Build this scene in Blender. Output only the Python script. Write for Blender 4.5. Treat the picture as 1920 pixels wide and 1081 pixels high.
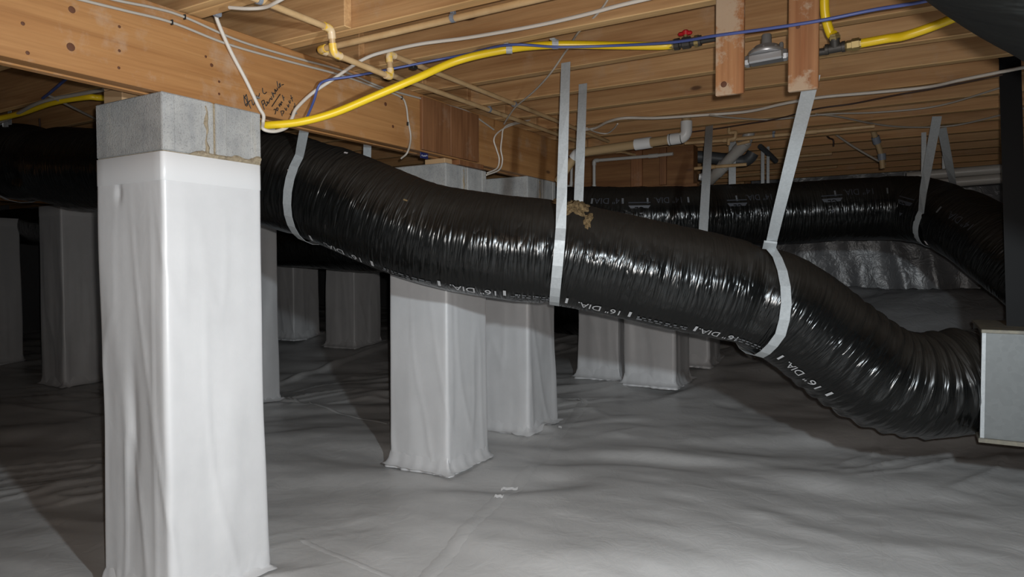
import bpy, math, random
import numpy as np
from mathutils import Vector, Matrix
random.seed(7)
for o in list(bpy.data.objects): bpy.data.objects.remove(o)
scene = bpy.context.scene
C = scene.collection

# ------------------------------------------------------------------ camera
FPX = 1290.0; CAMZ = 1.14
YAW, PITCH, ROLL = math.radians(-30.6), math.radians(1.86), math.radians(0.2)
_f = Vector((math.sin(YAW)*math.cos(PITCH), math.cos(YAW)*math.cos(PITCH), -math.sin(PITCH)))
_r = Vector((math.cos(YAW), -math.sin(YAW), 0)); _d = _f.cross(_r)
RT = _r*math.cos(ROLL) + _d*math.sin(ROLL); DN = _d*math.cos(ROLL) - _r*math.sin(ROLL); FW = _f
CAM = Vector((0, 0, CAMZ))
cd = bpy.data.cameras.new('camera'); cam = bpy.data.objects.new('camera', cd); C.objects.link(cam)
cd.sensor_width = 36; cd.lens = 36*FPX/1920; cd.clip_start = 0.02
cam.matrix_world = Matrix(((RT.x, -DN.x, -FW.x, 0), (RT.y, -DN.y, -FW.y, 0), (RT.z, -DN.z, -FW.z, CAMZ), (0, 0, 0, 1)))
scene.camera = cam

# ------------------------------------------------------------------ world, lamps, exposure
w = bpy.data.worlds.new('world'); scene.world = w; w.use_nodes = True
w.node_tree.nodes['Background'].inputs[0].default_value = (0.6, 0.7, 0.8, 1)
w.node_tree.nodes['Background'].inputs[1].default_value = 0.002
def lamp(name, loc, power, col, radius, kind='POINT'):
    l = bpy.data.lights.new(name, kind); l.energy = power; l.color = col; l.shadow_soft_size = radius
    o = bpy.data.objects.new(name, l); C.objects.link(o); o.location = loc; return o
fl_ = lamp('phone_flash', CAM + RT*0.03 - DN*0.035, 150, (1.0, 0.96, 0.92), 0.012, 'SPOT')   # the phone's own flash, a wide cone
fl_.data.spot_size = math.radians(125); fl_.data.spot_blend = 1.0; fl_.rotation_euler = (FW+DN*0.02).to_track_quat('-Z', 'Y').to_euler()
lamp('work_light', (0.38, 0.66, 1.40), 172, (0.83, 0.935, 1.0), 0.035)              # hand-held work light beside the photographer
scene.view_settings.view_transform = 'Standard'; scene.view_settings.look = 'None'
scene.view_settings.exposure = 0.0; scene.view_settings.gamma = 1.0; scene.view_settings.use_curve_mapping = False

# ------------------------------------------------------------------ helpers: geometry
def ray(px, py): return FW + RT*((px-960)/FPX) + DN*((py-540.5)/FPX)
def P(px, py, d): return CAM + ray(px, py)*d
def PX(px, py, X): r = ray(px, py); return CAM + r*(X/r.x)
def PY(px, py, Y): r = ray(px, py); return CAM + r*(Y/r.y)
def PZ(px, py, Z): r = ray(px, py); return CAM + r*((Z-CAMZ)/r.z)
def V(*a): return Vector(a)

def _hash(ix, iy, iz, seed):
    h = (ix.astype(np.int64)*374761393 + iy.astype(np.int64)*668265263 + iz.astype(np.int64)*2147483647 + seed*1274126177) & 0x7fffffff
    h = ((h ^ (h >> 13))*1274126177) & 0x7fffffff
    h = h ^ (h >> 16)
    return (h % 65536)/65535.0*2-1
def noise(x, y, z=0.0, seed=0):
    x, y, z = np.broadcast_arrays(np.asarray(x, float), np.asarray(y, float), np.asarray(z, float))
    ix, iy, iz = np.floor(x), np.floor(y), np.floor(z)
    fx, fy, fz = x-ix, y-iy, z-iz
    s = lambda t: t*t*t*(t*(t*6-15)+10)
    u, v, q = s(fx), s(fy), s(fz)
    def c(a, b, d): return _hash(ix+a, iy+b, iz+d, seed)
    l = lambda a, b, t: a+(b-a)*t
    z0 = l(l(c(0,0,0), c(1,0,0), u), l(c(0,1,0), c(1,1,0), u), v)
    z1 = l(l(c(0,0,1), c(1,0,1), u), l(c(0,1,1), c(1,1,1), u), v)
    return l(z0, z1, q)
def ridge(*a, **k): return 1-np.abs(noise(*a, **k))*2
def sstep(a, b, x):
    t = np.clip((x-a)/(b-a), 0, 1); return t*t*(3-2*t)

def mesh_np(name, verts, faces, mat, parent=None, smooth=True, uv=None):
    me = bpy.data.meshes.new(name)
    me.from_pydata([tuple(v) for v in verts], [], [tuple(f) for f in faces])
    if smooth: me.polygons.foreach_set('use_smooth', [True]*len(me.polygons))
    me.update()
    o = bpy.data.objects.new(name, me); C.objects.link(o)
    if mat: me.materials.append(mat)
    if parent is not None: o.parent = parent
    return o
def grid_faces(nr, nc, wrap=False):
    f = []
    m = nc if wrap else nc-1
    for r in range(nr-1):
        b = r*nc
        for c in range(m):
            c2 = (c+1) % nc
            f.append((b+c, b+c2, b+nc+c2, b+nc+c))
    return f
def tag(o, label, cat, group=None):
    o['label'] = label; o['category'] = cat
    if group: o['group'] = group
    return o
def struct(o): o['kind'] = 'structure'; return o
def empty(name, loc=(0, 0, 0)):
    o = bpy.data.objects.new(name, None); C.objects.link(o); o.location = loc; o.empty_display_size = 0.05
    return o
class MB:
    def __init__(s): s.v = []; s.f = []
    def add(s, v, f):
        b = len(s.v); s.v += [tuple(p) for p in v]; s.f += [tuple(i+b for i in q) for q in f]; return s
    def box(s, lo, hi, bev=0.0, M=None):
        lo, hi = V(*lo), V(*hi); e = min(bev, min(hi-lo)*0.49)
        vs = []; idx = {}
        if e <= 0:
            vs = [(x, y, z) for z in (lo.z, hi.z) for y in (lo.y, hi.y) for x in (lo.x, hi.x)]
            fs = [(0,2,3,1), (4,5,7,6), (0,1,5,4), (2,6,7,3), (0,4,6,2), (1,3,7,5)]
        else:
            # chamfered box
            for cx in (0, 1):
                for cy in (0, 1):
                    for cz in (0, 1):
                        p = [lo.x if cx == 0 else hi.x, lo.y if cy == 0 else hi.y, lo.z if cz == 0 else hi.z]
                        sg = [1 if cx == 0 else -1, 1 if cy == 0 else -1, 1 if cz == 0 else -1]
                        for ax in range(3):
                            q = [p[k]+(0 if k == ax else sg[k]*e) for k in range(3)]
                            idx[(cx, cy, cz, ax)] = len(vs); vs.append(tuple(q))
            fs = []
            I = idx
            for a in range(3):
                b, c = (a+1) % 3, (a+2) % 3
                for s_ in (0, 1):
                    def k(i, j, ax):
                        t = [0, 0, 0]; t[a] = s_; t[b] = i; t[c] = j; return I[(t[0], t[1], t[2], ax)]
                    q = [k(0,0,a), k(1,0,a), k(1,1,a), k(0,1,a)]
                    fs.append(tuple(q if s_ else q[::-1]))
                # edges along a
                for i in (0, 1):
                    for j in (0, 1):
                        def k2(e_, ax):
                            t = [0, 0, 0]; t[a] = e_; t[b] = i; t[c] = j; return I[(t[0], t[1], t[2], ax)]
                        q = [k2(0, b), k2(1, b), k2(1, c), k2(0, c)]
                        fs.append(tuple(q if (i+j) % 2 else q[::-1]))
            for cx in (0, 1):
                for cy in (0, 1):
                    for cz in (0, 1):
                        q = [I[(cx, cy, cz, 0)], I[(cx, cy, cz, 1)], I[(cx, cy, cz, 2)]]
                        fs.append(tuple(q if (cx+cy+cz) % 2 else q[::-1]))
        if M is not None: vs = [tuple(M @ V(*p)) for p in vs]
        return s.add(vs, fs)
    def cyl(s, a, b, r0, r1=None, n=16, caps=True):
        a, b = V(*a), V(*b); r1 = r0 if r1 is None else r1
        t = (b-a).normalized(); u = t.orthogonal().normalized(); v = t.cross(u)
        vs = []
        for (c, r) in ((a, r0), (b, r1)):
            for i in range(n):
                g = 2*math.pi*i/n; vs.append(c+u*(r*math.cos(g))+v*(r*math.sin(g)))
        fs = [(i, (i+1) % n, n+(i+1) % n, n+i) for i in range(n)]
        if caps: fs += [tuple(range(n))[::-1], tuple(range(n, 2*n))]
        return s.add(vs, fs)
    def lathe(s, a, axis, prof, n=20):
        a = V(*a); t = V(*axis).normalized(); u = t.orthogonal().normalized(); v = t.cross(u)
        vs = []
        for (h, r) in prof:
            for i in range(n):
                g = 2*math.pi*i/n; vs.append(a+t*h+u*(r*math.cos(g))+v*(r*math.sin(g)))
        fs = [(k*n+i, k*n+(i+1) % n, (k+1)*n+(i+1) % n, (k+1)*n+i) for k in range(len(prof)-1) for i in range(n)]
        fs += [tuple(range(n))[::-1], tuple(range((len(prof)-1)*n, len(prof)*n))]
        return s.add(vs, fs)
    def tube(s, pts, r, n=10, caps=True):
        pts = [V(*p) for p in pts]; m = len(pts)
        rs = r if isinstance(r, (list, tuple)) else [r]*m
        ts = [(pts[min(i+1, m-1)]-pts[max(i-1, 0)]).normalized() for i in range(m)]
        u = ts[0].orthogonal().normalized(); vs = []
        for i in range(m):
            u = (u-ts[i]*u.dot(ts[i])).normalized(); v = ts[i].cross(u)
            for k in range(n):
                g = 2*math.pi*k/n; vs.append(pts[i]+u*(rs[i]*math.cos(g))+v*(rs[i]*math.sin(g)))
        fs = [(i*n+k, i*n+(k+1) % n, (i+1)*n+(k+1) % n, (i+1)*n+k) for i in range(m-1) for k in range(n)]
        if caps: fs += [tuple(range(n))[::-1], tuple(range((m-1)*n, m*n))]
        return s.add(vs, fs)
    def ribbon(s, pts, wdir, w_, t):
        pts = [V(*p) for p in pts]; m = len(pts); vs = []
        for i in range(m):
            tn = (pts[min(i+1, m-1)]-pts[max(i-1, 0)]).normalized()
            wd = wdir[i] if isinstance(wdir, list) else wdir
            wd = V(*wd); wd = (wd-tn*wd.dot(tn)).normalized(); nn = tn.cross(wd)
            for (a, b) in ((-1, -1), (1, -1), (1, 1), (-1, 1)):
                vs.append(pts[i]+wd*(a*w_/2)+nn*(b*t/2))
        fs = [(i*4+k, i*4+(k+1) % 4, i*4+4+(k+1) % 4, i*4+4+k) for i in range(m-1) for k in range(4)]
        fs += [(3, 2, 1, 0), tuple((m-1)*4+k for k in range(4))]
        return s.add(vs, fs)
    def build(s, name, mat, parent=None, smooth=False, origin=None):
        vs = s.v
        if origin is not None: vs = [(p[0]-origin[0], p[1]-origin[1], p[2]-origin[2]) for p in vs]
        o = mesh_np(name, vs, s.f, mat, parent, smooth)
        if origin is not None: o.location = origin
        return o
def crom(pts, n=8):
    pts = [V(*p) for p in pts]
    q = [pts[0]*2-pts[1]]+pts+[pts[-1]*2-pts[-2]]; out = []
    for i in range(1, len(q)-2):
        a, b, c, d = q[i-1], q[i], q[i+1], q[i+2]
        for k in range(n):
            t = k/n
            out.append(0.5*((2*b)+(c-a)*t+(2*a-5*b+4*c-d)*t*t+(3*b-a-3*c+d)*t**3))
    out.append(pts[-1]); return out
def fillet(pts, r, n=6):
    pts = [V(*p) for p in pts]; out = [pts[0]]
    for i in range(1, len(pts)-1):
        a, b, c = pts[i-1], pts[i], pts[i+1]
        u = (a-b); v = (c-b); k = min(r, u.length*0.49, v.length*0.49)
        p0 = b+u.normalized()*k; p1 = b+v.normalized()*k
        for j in range(n+1):
            t = j/n; out.append(p0*(1-t)**2+b*(2*t*(1-t))+p1*t*t)
    out.append(pts[-1]); return out
def shade_auto(o, ang=35):
    me = o.data; me.polygons.foreach_set('use_smooth', [True]*len(me.polygons))
    try: me.set_sharp_from_angle(angle=math.radians(ang))
    except Exception: pass
    return o

# ------------------------------------------------------------------ helpers: materials
def mat(name, col, rough=0.5, metal=0.0, spec=0.5, build=None):
    m = bpy.data.materials.new(name); m.use_nodes = True; nt = m.node_tree
    b = nt.nodes['Principled BSDF']
    b.inputs['Base Color'].default_value = (*col, 1); b.inputs['Roughness'].default_value = rough
    b.inputs['Metallic'].default_value = metal; b.inputs['Specular IOR Level'].default_value = spec
    if build: build(nt, b)
    return m
def nd(nt, t, **k):
    n = nt.nodes.new(t)
    for a, v in k.items(): setattr(n, a, v)
    return n
def tex_coord(nt, scale=(1, 1, 1), kind='Object', rand=False):
    tc = nd(nt, 'ShaderNodeTexCoord'); mp = nd(nt, 'ShaderNodeMapping'); mp.inputs['Scale'].default_value = scale
    nt.links.new(tc.outputs[kind], mp.inputs['Vector'])
    if rand:
        oi = nd(nt, 'ShaderNodeObjectInfo'); mu = nd(nt, 'ShaderNodeMath', operation='MULTIPLY'); mu.inputs[1].default_value = 57.0
        nt.links.new(oi.outputs['Random'], mu.inputs[0])
        cx = nd(nt, 'ShaderNodeCombineXYZ')
        for i in range(3): nt.links.new(mu.outputs[0], cx.inputs[i])
        nt.links.new(cx.outputs[0], mp.inputs['Location'])
    return mp.outputs[0]
def nz(nt, vec, scale, detail=4, rough=0.55, dist=0.0):
    n = nd(nt, 'ShaderNodeTexNoise'); n.inputs['Scale'].default_value = scale; n.inputs['Detail'].default_value = detail
    n.inputs['Roughness'].default_value = rough; n.inputs['Distortion'].default_value = dist
    nt.links.new(vec, n.inputs['Vector']); return n.outputs['Fac']
def ramp(nt, fac, stops):
    r = nd(nt, 'ShaderNodeValToRGB'); e = r.color_ramp.elements
    while len(e) < len(stops): e.new(0.5)
    for i, (p, c) in enumerate(stops):
        e[i].position = p; e[i].color = (*c, 1) if len(c) == 3 else c
    nt.links.new(fac, r.inputs['Fac']); return r.outputs['Color']
def mixc(nt, fac, a, b, mode='MIX'):
    m = nd(nt, 'ShaderNodeMix', data_type='RGBA', blend_type=mode)
    for s, v in ((0, fac), (6, a), (7, b)):
        if isinstance(v, (int, float)): m.inputs[s].default_value = v
        elif isinstance(v, tuple): m.inputs[s].default_value = (*v, 1)
        else: nt.links.new(v, m.inputs[s])
    return m.outputs[2]
def bump(nt, b, h, strength, dist=0.01):
    bp = nd(nt, 'ShaderNodeBump'); bp.inputs['Strength'].default_value = strength; bp.inputs['Distance'].default_value = dist
    nt.links.new(h, bp.inputs['Height']); nt.links.new(bp.outputs[0], b.inputs['Normal'])

def wood(name, c0, c1, axis='x', stain=0.0, stain_col=(0.45, 0.34, 0.25), knots=True, sp=(0.56, 0.74, 5.0)):
    def bld(nt, b):
        long_, cross = 0.9, 14.0
        sc = {'x': (long_, cross, cross), 'y': (cross, long_, cross), 'z': (cross, cross, long_)}[axis]
        v = tex_coord(nt, sc, rand=True)
        f = nz(nt, v, 1.6, 6, 0.6, 0.35)
        col = ramp(nt, f, [(0.3, c0), (0.5, tuple((a+d)/2 for a, d in zip(c0, c1))), (0.68, c1)])
        sc2 = {'x': (0.5, 60, 60), 'y': (60, 0.5, 60), 'z': (60, 60, 0.5)}[axis]
        v2 = tex_coord(nt, sc2, rand=True); f2 = nz(nt, v2, 2.0, 3)
        col = mixc(nt, 0.35, col, ramp(nt, f2, [(0.35, (0.55, 0.5, 0.45)), (0.65, (1, 1, 1))]), 'MULTIPLY')
        oi = nd(nt, 'ShaderNodeObjectInfo')
        col = mixc(nt, 1.0, col, ramp(nt, oi.outputs['Random'], [(0.0, (0.80, 0.77, 0.74)), (0.5, (1, 1, 1)), (1.0, (1.0, 0.93, 0.86))]), 'MULTIPLY')
        if knots:
            sck = {'x': (0.75, 2.0, 2.0), 'y': (2.0, 0.75, 2.0), 'z': (2.0, 2.0, 0.75)}[axis]
            vk = tex_coord(nt, sck, rand=True)
            vo = nd(nt, 'ShaderNodeTexVoronoi'); vo.inputs['Scale'].default_value = 2.6; nt.links.new(vk, vo.inputs['Vector'])
            k = ramp(nt, vo.outputs['Distance'], [(0.0, (1, 1, 1)), (0.045, (0.9, 0.9, 0.9)), (0.075, (0.15, 0.15, 0.15)), (0.16, (0, 0, 0))])
            col = mixc(nt, k, col, (0.10, 0.045, 0.02))
        if stain:
            vs = tex_coord(nt, (1, 1, 1), rand=True); fs = nz(nt, vs, sp[2], 7, 0.68)
            k = ramp(nt, fs, [(sp[0], (0, 0, 0)), (sp[1], (stain,)*3)])
            col = mixc(nt, k, col, stain_col)
        nt.links.new(col, b.inputs['Base Color'])
        bump(nt, b, f2, 0.12, 0.004)
    return mat(name, c0, 0.62, 0, 0.35, bld)
M = {}
M['joist'] = wood('joist_wood', (0.38, 0.195, 0.080), (0.58, 0.35, 0.165), 'x', 0.35)
M['beam'] = wood('beam_wood', (0.36, 0.165, 0.056), (0.48, 0.245, 0.092), 'y', 0.55)
M['scab'] = wood('scab_wood', (0.15, 0.062, 0.025), (0.29, 0.135, 0.06), 'z', 0.35)
M['plank'] = wood('plank_wood', (0.27, 0.105, 0.040), (0.43, 0.225, 0.105), 'z', 0.9, (0.44, 0.33, 0.23), False, (0.50, 0.56, 6.0))
M['header'] = wood('header_wood', (0.15, 0.06, 0.02), (0.25, 0.12, 0.045), 'x', 0.2)
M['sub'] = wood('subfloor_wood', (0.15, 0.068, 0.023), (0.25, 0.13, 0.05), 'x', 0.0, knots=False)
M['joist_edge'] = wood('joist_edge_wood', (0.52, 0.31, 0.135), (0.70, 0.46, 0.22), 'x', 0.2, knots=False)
M['knot'] = mat('knot_wood', (0.10, 0.035, 0.014), 0.6)
M['cutface'] = mat('pale_wood', (0.50, 0.32, 0.17), 0.7)

def _block(nt, b):
    v = tex_coord(nt, (1, 1, 1)); f = nz(nt, v, 9, 6, 0.65); g = nz(nt, v, 190, 3, 0.7)
    vs = tex_coord(nt, (26, 26, 3)); s = nz(nt, vs, 1.0, 4)
    col = ramp(nt, f, [(0.3, (0.34, 0.335, 0.325)), (0.7, (0.47, 0.46, 0.44))])
    col = mixc(nt, 0.5, col, ramp(nt, s, [(0.35, (0.72, 0.75, 0.80)), (0.62, (1, 1, 1)), (0.75, (1.0, 0.92, 0.78))]), 'MULTIPLY')
    col = mixc(nt, 0.5, col, ramp(nt, g, [(0.32, (0.35, 0.35, 0.35)), (0.48, (1, 1, 1))]), 'MULTIPLY')
    nt.links.new(col, b.inputs['Base Color'])
    bump(nt, b, g, 0.55, 0.004)
M['block'] = mat('concrete_block', (0.3, 0.3, 0.3), 0.92, 0, 0.2, _block)
def _mortar(nt, b):
    v = tex_coord(nt); f = nz(nt, v, 60, 5, 0.7)
    nt.links.new(ramp(nt, f, [(0.3, (0.20, 0.16, 0.11)), (0.7, (0.44, 0.36, 0.25))]), b.inputs['Base Color']); bump(nt, b, f, 0.8, 0.006)
M['mortar'] = mat('mortar', (0.4, 0.33, 0.22), 0.95, 0, 0.2, _mortar)

def liner_mat(name, col, rough, bs):
    def bld(nt, b):
        v = tex_coord(nt); f = nz(nt, v, 3.0, 5, 0.6)
        c2 = tuple(c*0.88 for c in col)
        nt.links.new(ramp(nt, f, [(0.3, c2), (0.7, col)]), b.inputs['Base Color'])
        g = nz(nt, v, 9.0, 4, 0.6, 0.8)
        bump(nt, b, g, bs, 0.02)
    return mat(name, col, rough, 0, 0.5, bld)
M['wrap'] = liner_mat('pier_wrap_plastic', (0.745, 0.745, 0.755), 0.32, 0.06)
M['liner'] = liner_mat('floor_liner_plastic', (0.61, 0.605, 0.60), 0.37, 0.20)
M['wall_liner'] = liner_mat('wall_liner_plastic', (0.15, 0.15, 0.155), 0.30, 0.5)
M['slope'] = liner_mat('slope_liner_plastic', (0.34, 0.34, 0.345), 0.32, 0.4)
M['tape'] = mat('white_tape', (0.725, 0.722, 0.728), 0.32)

def _duct(nt, b):
    v = tex_coord(nt); g = nz(nt, v, 2.2, 4, 0.6)
    at = nd(nt, 'ShaderNodeAttribute', attribute_name='duct_co')
    sp = nd(nt, 'ShaderNodeSeparateXYZ'); nt.links.new(at.outputs['Vector'], sp.inputs[0])
    # settled dust on the upper side of the sleeve
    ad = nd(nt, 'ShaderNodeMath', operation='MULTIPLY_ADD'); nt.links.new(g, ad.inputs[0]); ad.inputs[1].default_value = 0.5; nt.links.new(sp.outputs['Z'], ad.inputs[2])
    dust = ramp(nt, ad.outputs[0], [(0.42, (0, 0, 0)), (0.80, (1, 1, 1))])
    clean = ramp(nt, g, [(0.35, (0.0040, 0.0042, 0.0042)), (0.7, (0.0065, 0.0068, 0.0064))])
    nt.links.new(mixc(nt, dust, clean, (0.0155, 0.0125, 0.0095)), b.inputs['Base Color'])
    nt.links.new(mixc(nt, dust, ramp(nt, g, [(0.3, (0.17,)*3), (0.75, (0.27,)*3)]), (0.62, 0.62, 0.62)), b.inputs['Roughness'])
    def layer(sc, dist, det, lo=0.28, hi=0.72):
        mp = nd(nt, 'ShaderNodeMapping'); mp.inputs['Scale'].default_value = sc; mp.inputs['Rotation'].default_value = (0, 0.06, 0.09)
        nt.links.new(at.outputs['Vector'], mp.inputs['Vector'])
        f = nz(nt, mp.outputs[0], 1.0, det, 0.55, dist)
        return ramp(nt, f, [(lo, (0, 0, 0)), (0.5, (1, 1, 1)), (hi, (0, 0, 0))])
    l1 = layer((40, 1.1, 1.1), 0.15, 1); l2 = layer((90, 1.5, 1.5), 0.2, 1); l3 = layer((13, 1.3, 1.3), 0.3, 2)
    h = mixc(nt, 0.22, l1, l2); h = mixc(nt, 0.45, h, l3)
    bump(nt, b, h, 0.75, 0.0085)
M['duct'] = mat('black_duct_plastic', (0.010, 0.010, 0.010), 0.18, 0, 0.42, _duct)
def _duct2(nt, b):
    v = tex_coord(nt); g = nz(nt, v, 3.0, 4, 0.6)
    nt.links.new(ramp(nt, g, [(0.35, (0.0035, 0.0038, 0.0035)), (0.7, (0.006, 0.0064, 0.0056))]), b.inputs['Base Color']); bump(nt, b, nz(nt, v, 7, 3, 0.5, 0.6), 0.35, 0.03)
M['duct_soft'] = mat('dusty_duct_plastic', (0.01, 0.01, 0.01), 0.55, 0, 0.18, _duct2)
M['print'] = mat('white_print', (0.50, 0.50, 0.51), 0.5)
M['print_dim'] = mat('grey_print', (0.16, 0.165, 0.175), 0.5)
M['print_faint'] = mat('dark_grey_print', (0.055, 0.058, 0.07), 0.5)
M['blackstrap'] = mat('black_strap', (0.006, 0.006, 0.0065), 0.6, 0, 0.15)
def _galv(nt, b):
    v = tex_coord(nt); vo = nd(nt, 'ShaderNodeTexVoronoi'); vo.inputs['Scale'].default_value = 130; nt.links.new(v, vo.inputs['Vector'])
    nt.links.new(ramp(nt, vo.outputs['Color'], [(0.0, (0.38, 0.40, 0.41)), (1.0, (0.45, 0.47, 0.48))]), b.inputs['Base Color'])
    nt.links.new(ramp(nt, nz(nt, v, 40, 3), [(0.3, (0.36,)*3), (0.7, (0.55,)*3)]), b.inputs['Roughness'])
M['galv'] = mat('galvanized_steel', (0.42, 0.44, 0.45), 0.5, 0.15, 0.5, _galv)
def _galvbox(nt, b):
    v = tex_coord(nt); vo = nd(nt, 'ShaderNodeTexVoronoi'); vo.inputs['Scale'].default_value = 55; nt.links.new(v, vo.inputs['Vector'])
    c = ramp(nt, vo.outputs['Color'], [(0.0, (0.14, 0.148, 0.148)), (1.0, (0.165, 0.174, 0.174))])
    nt.links.new(c, b.inputs['Base Color'])
M['galvbox'] = mat('plenum_steel', (0.35, 0.36, 0.36), 0.5, 0.25, 0.4, _galvbox)
def _rust(nt, b):
    v = tex_coord(nt); f = nz(nt, v, 22, 5, 0.7)
    nt.links.new(ramp(nt, f, [(0.35, (0.16, 0.15, 0.13)), (0.6, (0.24, 0.22, 0.17)), (0.72, (0.33, 0.20, 0.06))]), b.inputs['Base Color'])
M['rust'] = mat('rusty_flange', (0.2, 0.18, 0.14), 0.6, 0.3, 0.4, _rust)
M['yellow'] = mat('yellow_gas_jacket', (0.82, 0.56, 0.012), 0.35)
M['blue'] = mat('blue_tubing', (0.07, 0.10, 0.29), 0.4)
M['romex'] = mat('white_cable', (0.62, 0.56, 0.49), 0.45)
M['romex_grey'] = mat('grey_cable', (0.40, 0.36, 0.31), 0.5)
M['wire_dark'] = mat('dark_wire', (0.05, 0.028, 0.022), 0.5)
def _cpvc(nt, b):
    v = tex_coord(nt); f = nz(nt, v, 14, 3)
    nt.links.new(ramp(nt, f, [(0.35, (0.47, 0.30, 0.145)), (0.65, (0.55, 0.37, 0.19))]), b.inputs['Base Color'])
M['cpvc'] = mat('cream_cpvc', (0.66, 0.45, 0.23), 0.4, 0, 0.5, _cpvc)
def _cpvcy(nt, b):
    v = tex_coord(nt); f = nz(nt, v, 30, 2)
    nt.links.new(ramp(nt, f, [(0.45, (0.70, 0.52, 0.32)), (0.58, (0.80, 0.50, 0.06))]), b.inputs['Base Color'])
M['cpvc_fit'] = mat('cream_fitting_yellow_cement', (0.75, 0.5, 0.2), 0.35, 0, 0.5, _cpvcy)
M['pvc_tan'] = mat('tan_drain_pipe', (0.42, 0.29, 0.15), 0.45)
M['pvc_white'] = mat('white_pvc', (0.72, 0.72, 0.71), 0.35)
M['pvc_grey'] = mat('grey_white_pvc', (0.42, 0.40, 0.37), 0.4)
M['pipe_dark'] = mat('dark_pipe', (0.06, 0.065, 0.07), 0.5)
M['brass'] = mat('brass', (0.32, 0.24, 0.10), 0.5, 0.6)
M['iron'] = mat('black_iron', (0.055, 0.05, 0.045), 0.5, 0.4)
M['alum'] = mat('cast_aluminium', (0.45, 0.45, 0.46), 0.42, 0.75)
M['greycap'] = mat('grey_plastic', (0.17, 0.165, 0.16), 0.5)
M['red'] = mat('red_handle', (0.45, 0.01, 0.015), 0.4)
M['marker'] = mat('black_marker', (0.012, 0.010, 0.010), 0.6)
M['bluelabel'] = mat('blue_label', (0.012, 0.018, 0.10), 0.45)
M['clip'] = mat('grey_clip', (0.20, 0.22, 0.26), 0.45)
M['black'] = mat('black_plastic', (0.012, 0.012, 0.012), 0.5)
def _ins(nt, b):
    v = tex_coord(nt); f = nz(nt, v, 90, 5, 0.75)
    nt.links.new(ramp(nt, f, [(0.3, (0.06, 0.038, 0.018)), (0.7, (0.36, 0.25, 0.13))]), b.inputs['Base Color']); bump(nt, b, f, 1.0, 0.01)
M['insul'] = mat('torn_insulation', (0.45, 0.33, 0.18), 1.0, 0, 0.1, _ins)
M['tag'] = mat('paper_tag', (0.72, 0.66, 0.66), 0.6)
M['tagred'] = mat('tag_red', (0.5, 0.12, 0.12), 0.6)

# ------------------------------------------------------------------ the setting
BEAMX = -2.24; BEAMZ = 1.74; JZ = 2.04; CEILZ = 2.275
def ground(x, y):
    x = np.asarray(x, float); y = np.asarray(y, float)
    z = sum(np.interp(y+d_, [-1.8, 0.0, 1.6, 3.3, 4.4, 7.0, 12.0], [-0.15, -0.12, -0.08, -0.012, 0.0, 0.33, 0.36]) for d_ in (-0.3, -0.15, 0.0, 0.15, 0.3))/5
    bench = sstep(6.2, 7.8, y)*sstep(-1.7, -0.8, x)*0.55
    return z + bench
def gz(x, y): return float(ground(x, y))
def floor_z(x, y):
    x = np.asarray(x, float); y = np.asarray(y, float)
    z = ground(x, y)
    wx = x + 0.25*noise(x*0.9, y*0.9, seed=3); wy = y + 0.25*noise(x*0.9+7, y*0.9, seed=4)
    # long soft folds in two directions, plus sharper creases
    a = 0.95*wx + 0.30*wy; b = -0.30*wx + 0.95*wy
    z = z + 0.026*noise(a*1.1, b*3.8, seed=11) + 0.017*ridge(a*0.8, b*4.6, seed=12)*sstep(-0.1, 0.5, noise(x*0.7, y*0.7, seed=13))
    c = 0.62*wx + 0.78*wy; d = -0.78*wx + 0.62*wy
    z = z + 0.026*noise(c*1.0, d*3.6, seed=21)*sstep(-0.2, 0.4, noise(x*0.5+3, y*0.5, seed=22))
    rg = np.clip(ridge(c*1.4, d*7.5, seed=23), 0, 1)**3
    z = z + 0.020*rg*sstep(0.0, 0.5, noise(x*0.9, y*0.9+5, seed=24))
    z = z + 0.004*noise(x*5, y*10, seed=25)
    # ridge where two sheets meet
    z = z + 0.035*np.exp(-((x+5.30)/0.05)**2)*sstep(3.6, 4.6, y)
    return z
def fgrid(xs, ys):
    X, Y = np.meshgrid(xs, ys); Z = floor_z(X, Y)
    return np.stack([X.ravel(), Y.ravel(), Z.ravel()], 1), grid_faces(len(ys), len(xs))
xs = np.concatenate([np.arange(-12.2, -5.5, 0.07), np.arange(-5.5, 1.3, 0.024), np.arange(1.3, 4.95, 0.1)])
ys = np.concatenate([np.arange(-1.8, 0.6, 0.1), np.arange(0.6, 5.6, 0.022), np.arange(5.6, 10.3, 0.05)])
vv, ff = fgrid(xs, ys)
floor = struct(mesh_np('floor', vv, ff, M['liner']))
floor.data.materials.append(M['slope'])      # the slope below the back wall carries the darker wall sheet
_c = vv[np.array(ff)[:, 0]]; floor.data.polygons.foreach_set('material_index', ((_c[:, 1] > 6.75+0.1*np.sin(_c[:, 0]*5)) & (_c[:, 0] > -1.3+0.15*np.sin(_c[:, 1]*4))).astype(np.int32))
# taped sheet overlaps on the liner
def seam(pts, width, name='seam_tape', lift=0.004):
    cp = crom([V(p[0], p[1], 0) for p in pts], 22); vs = []
    for i, p in enumerate(cp):
        t = (cp[min(i+1, len(cp)-1)]-cp[max(i-1, 0)]).normalized(); n = V(-t.y, t.x, 0)
        for k in range(5):
            q = p+n*((k/4-0.5)*width*(1+0.12*math.sin(i*1.7)))
            vs.append((q.x, q.y, float(floor_z(q.x, q.y))+(lift if 0 < k < 4 else lift*0.25)))
    return mesh_np(name, vs, grid_faces(len(cp), 5), M['liner'], floor)
def fl(px, py): q = PZ(px, py, 0.0); return (q.x, q.y)
seam([fl(770, 1081), fl(870, 985), fl(960, 908), fl(1035, 830), fl(1095, 772)], 0.075)
seam([fl(1672, 1075), fl(1658, 960), fl(1645, 880), fl(1640, 815)], 0.05, lift=0.003)
seam([fl(515, 738), fl(600, 765), fl(727, 798)], 0.03, lift=0.006)
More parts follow.
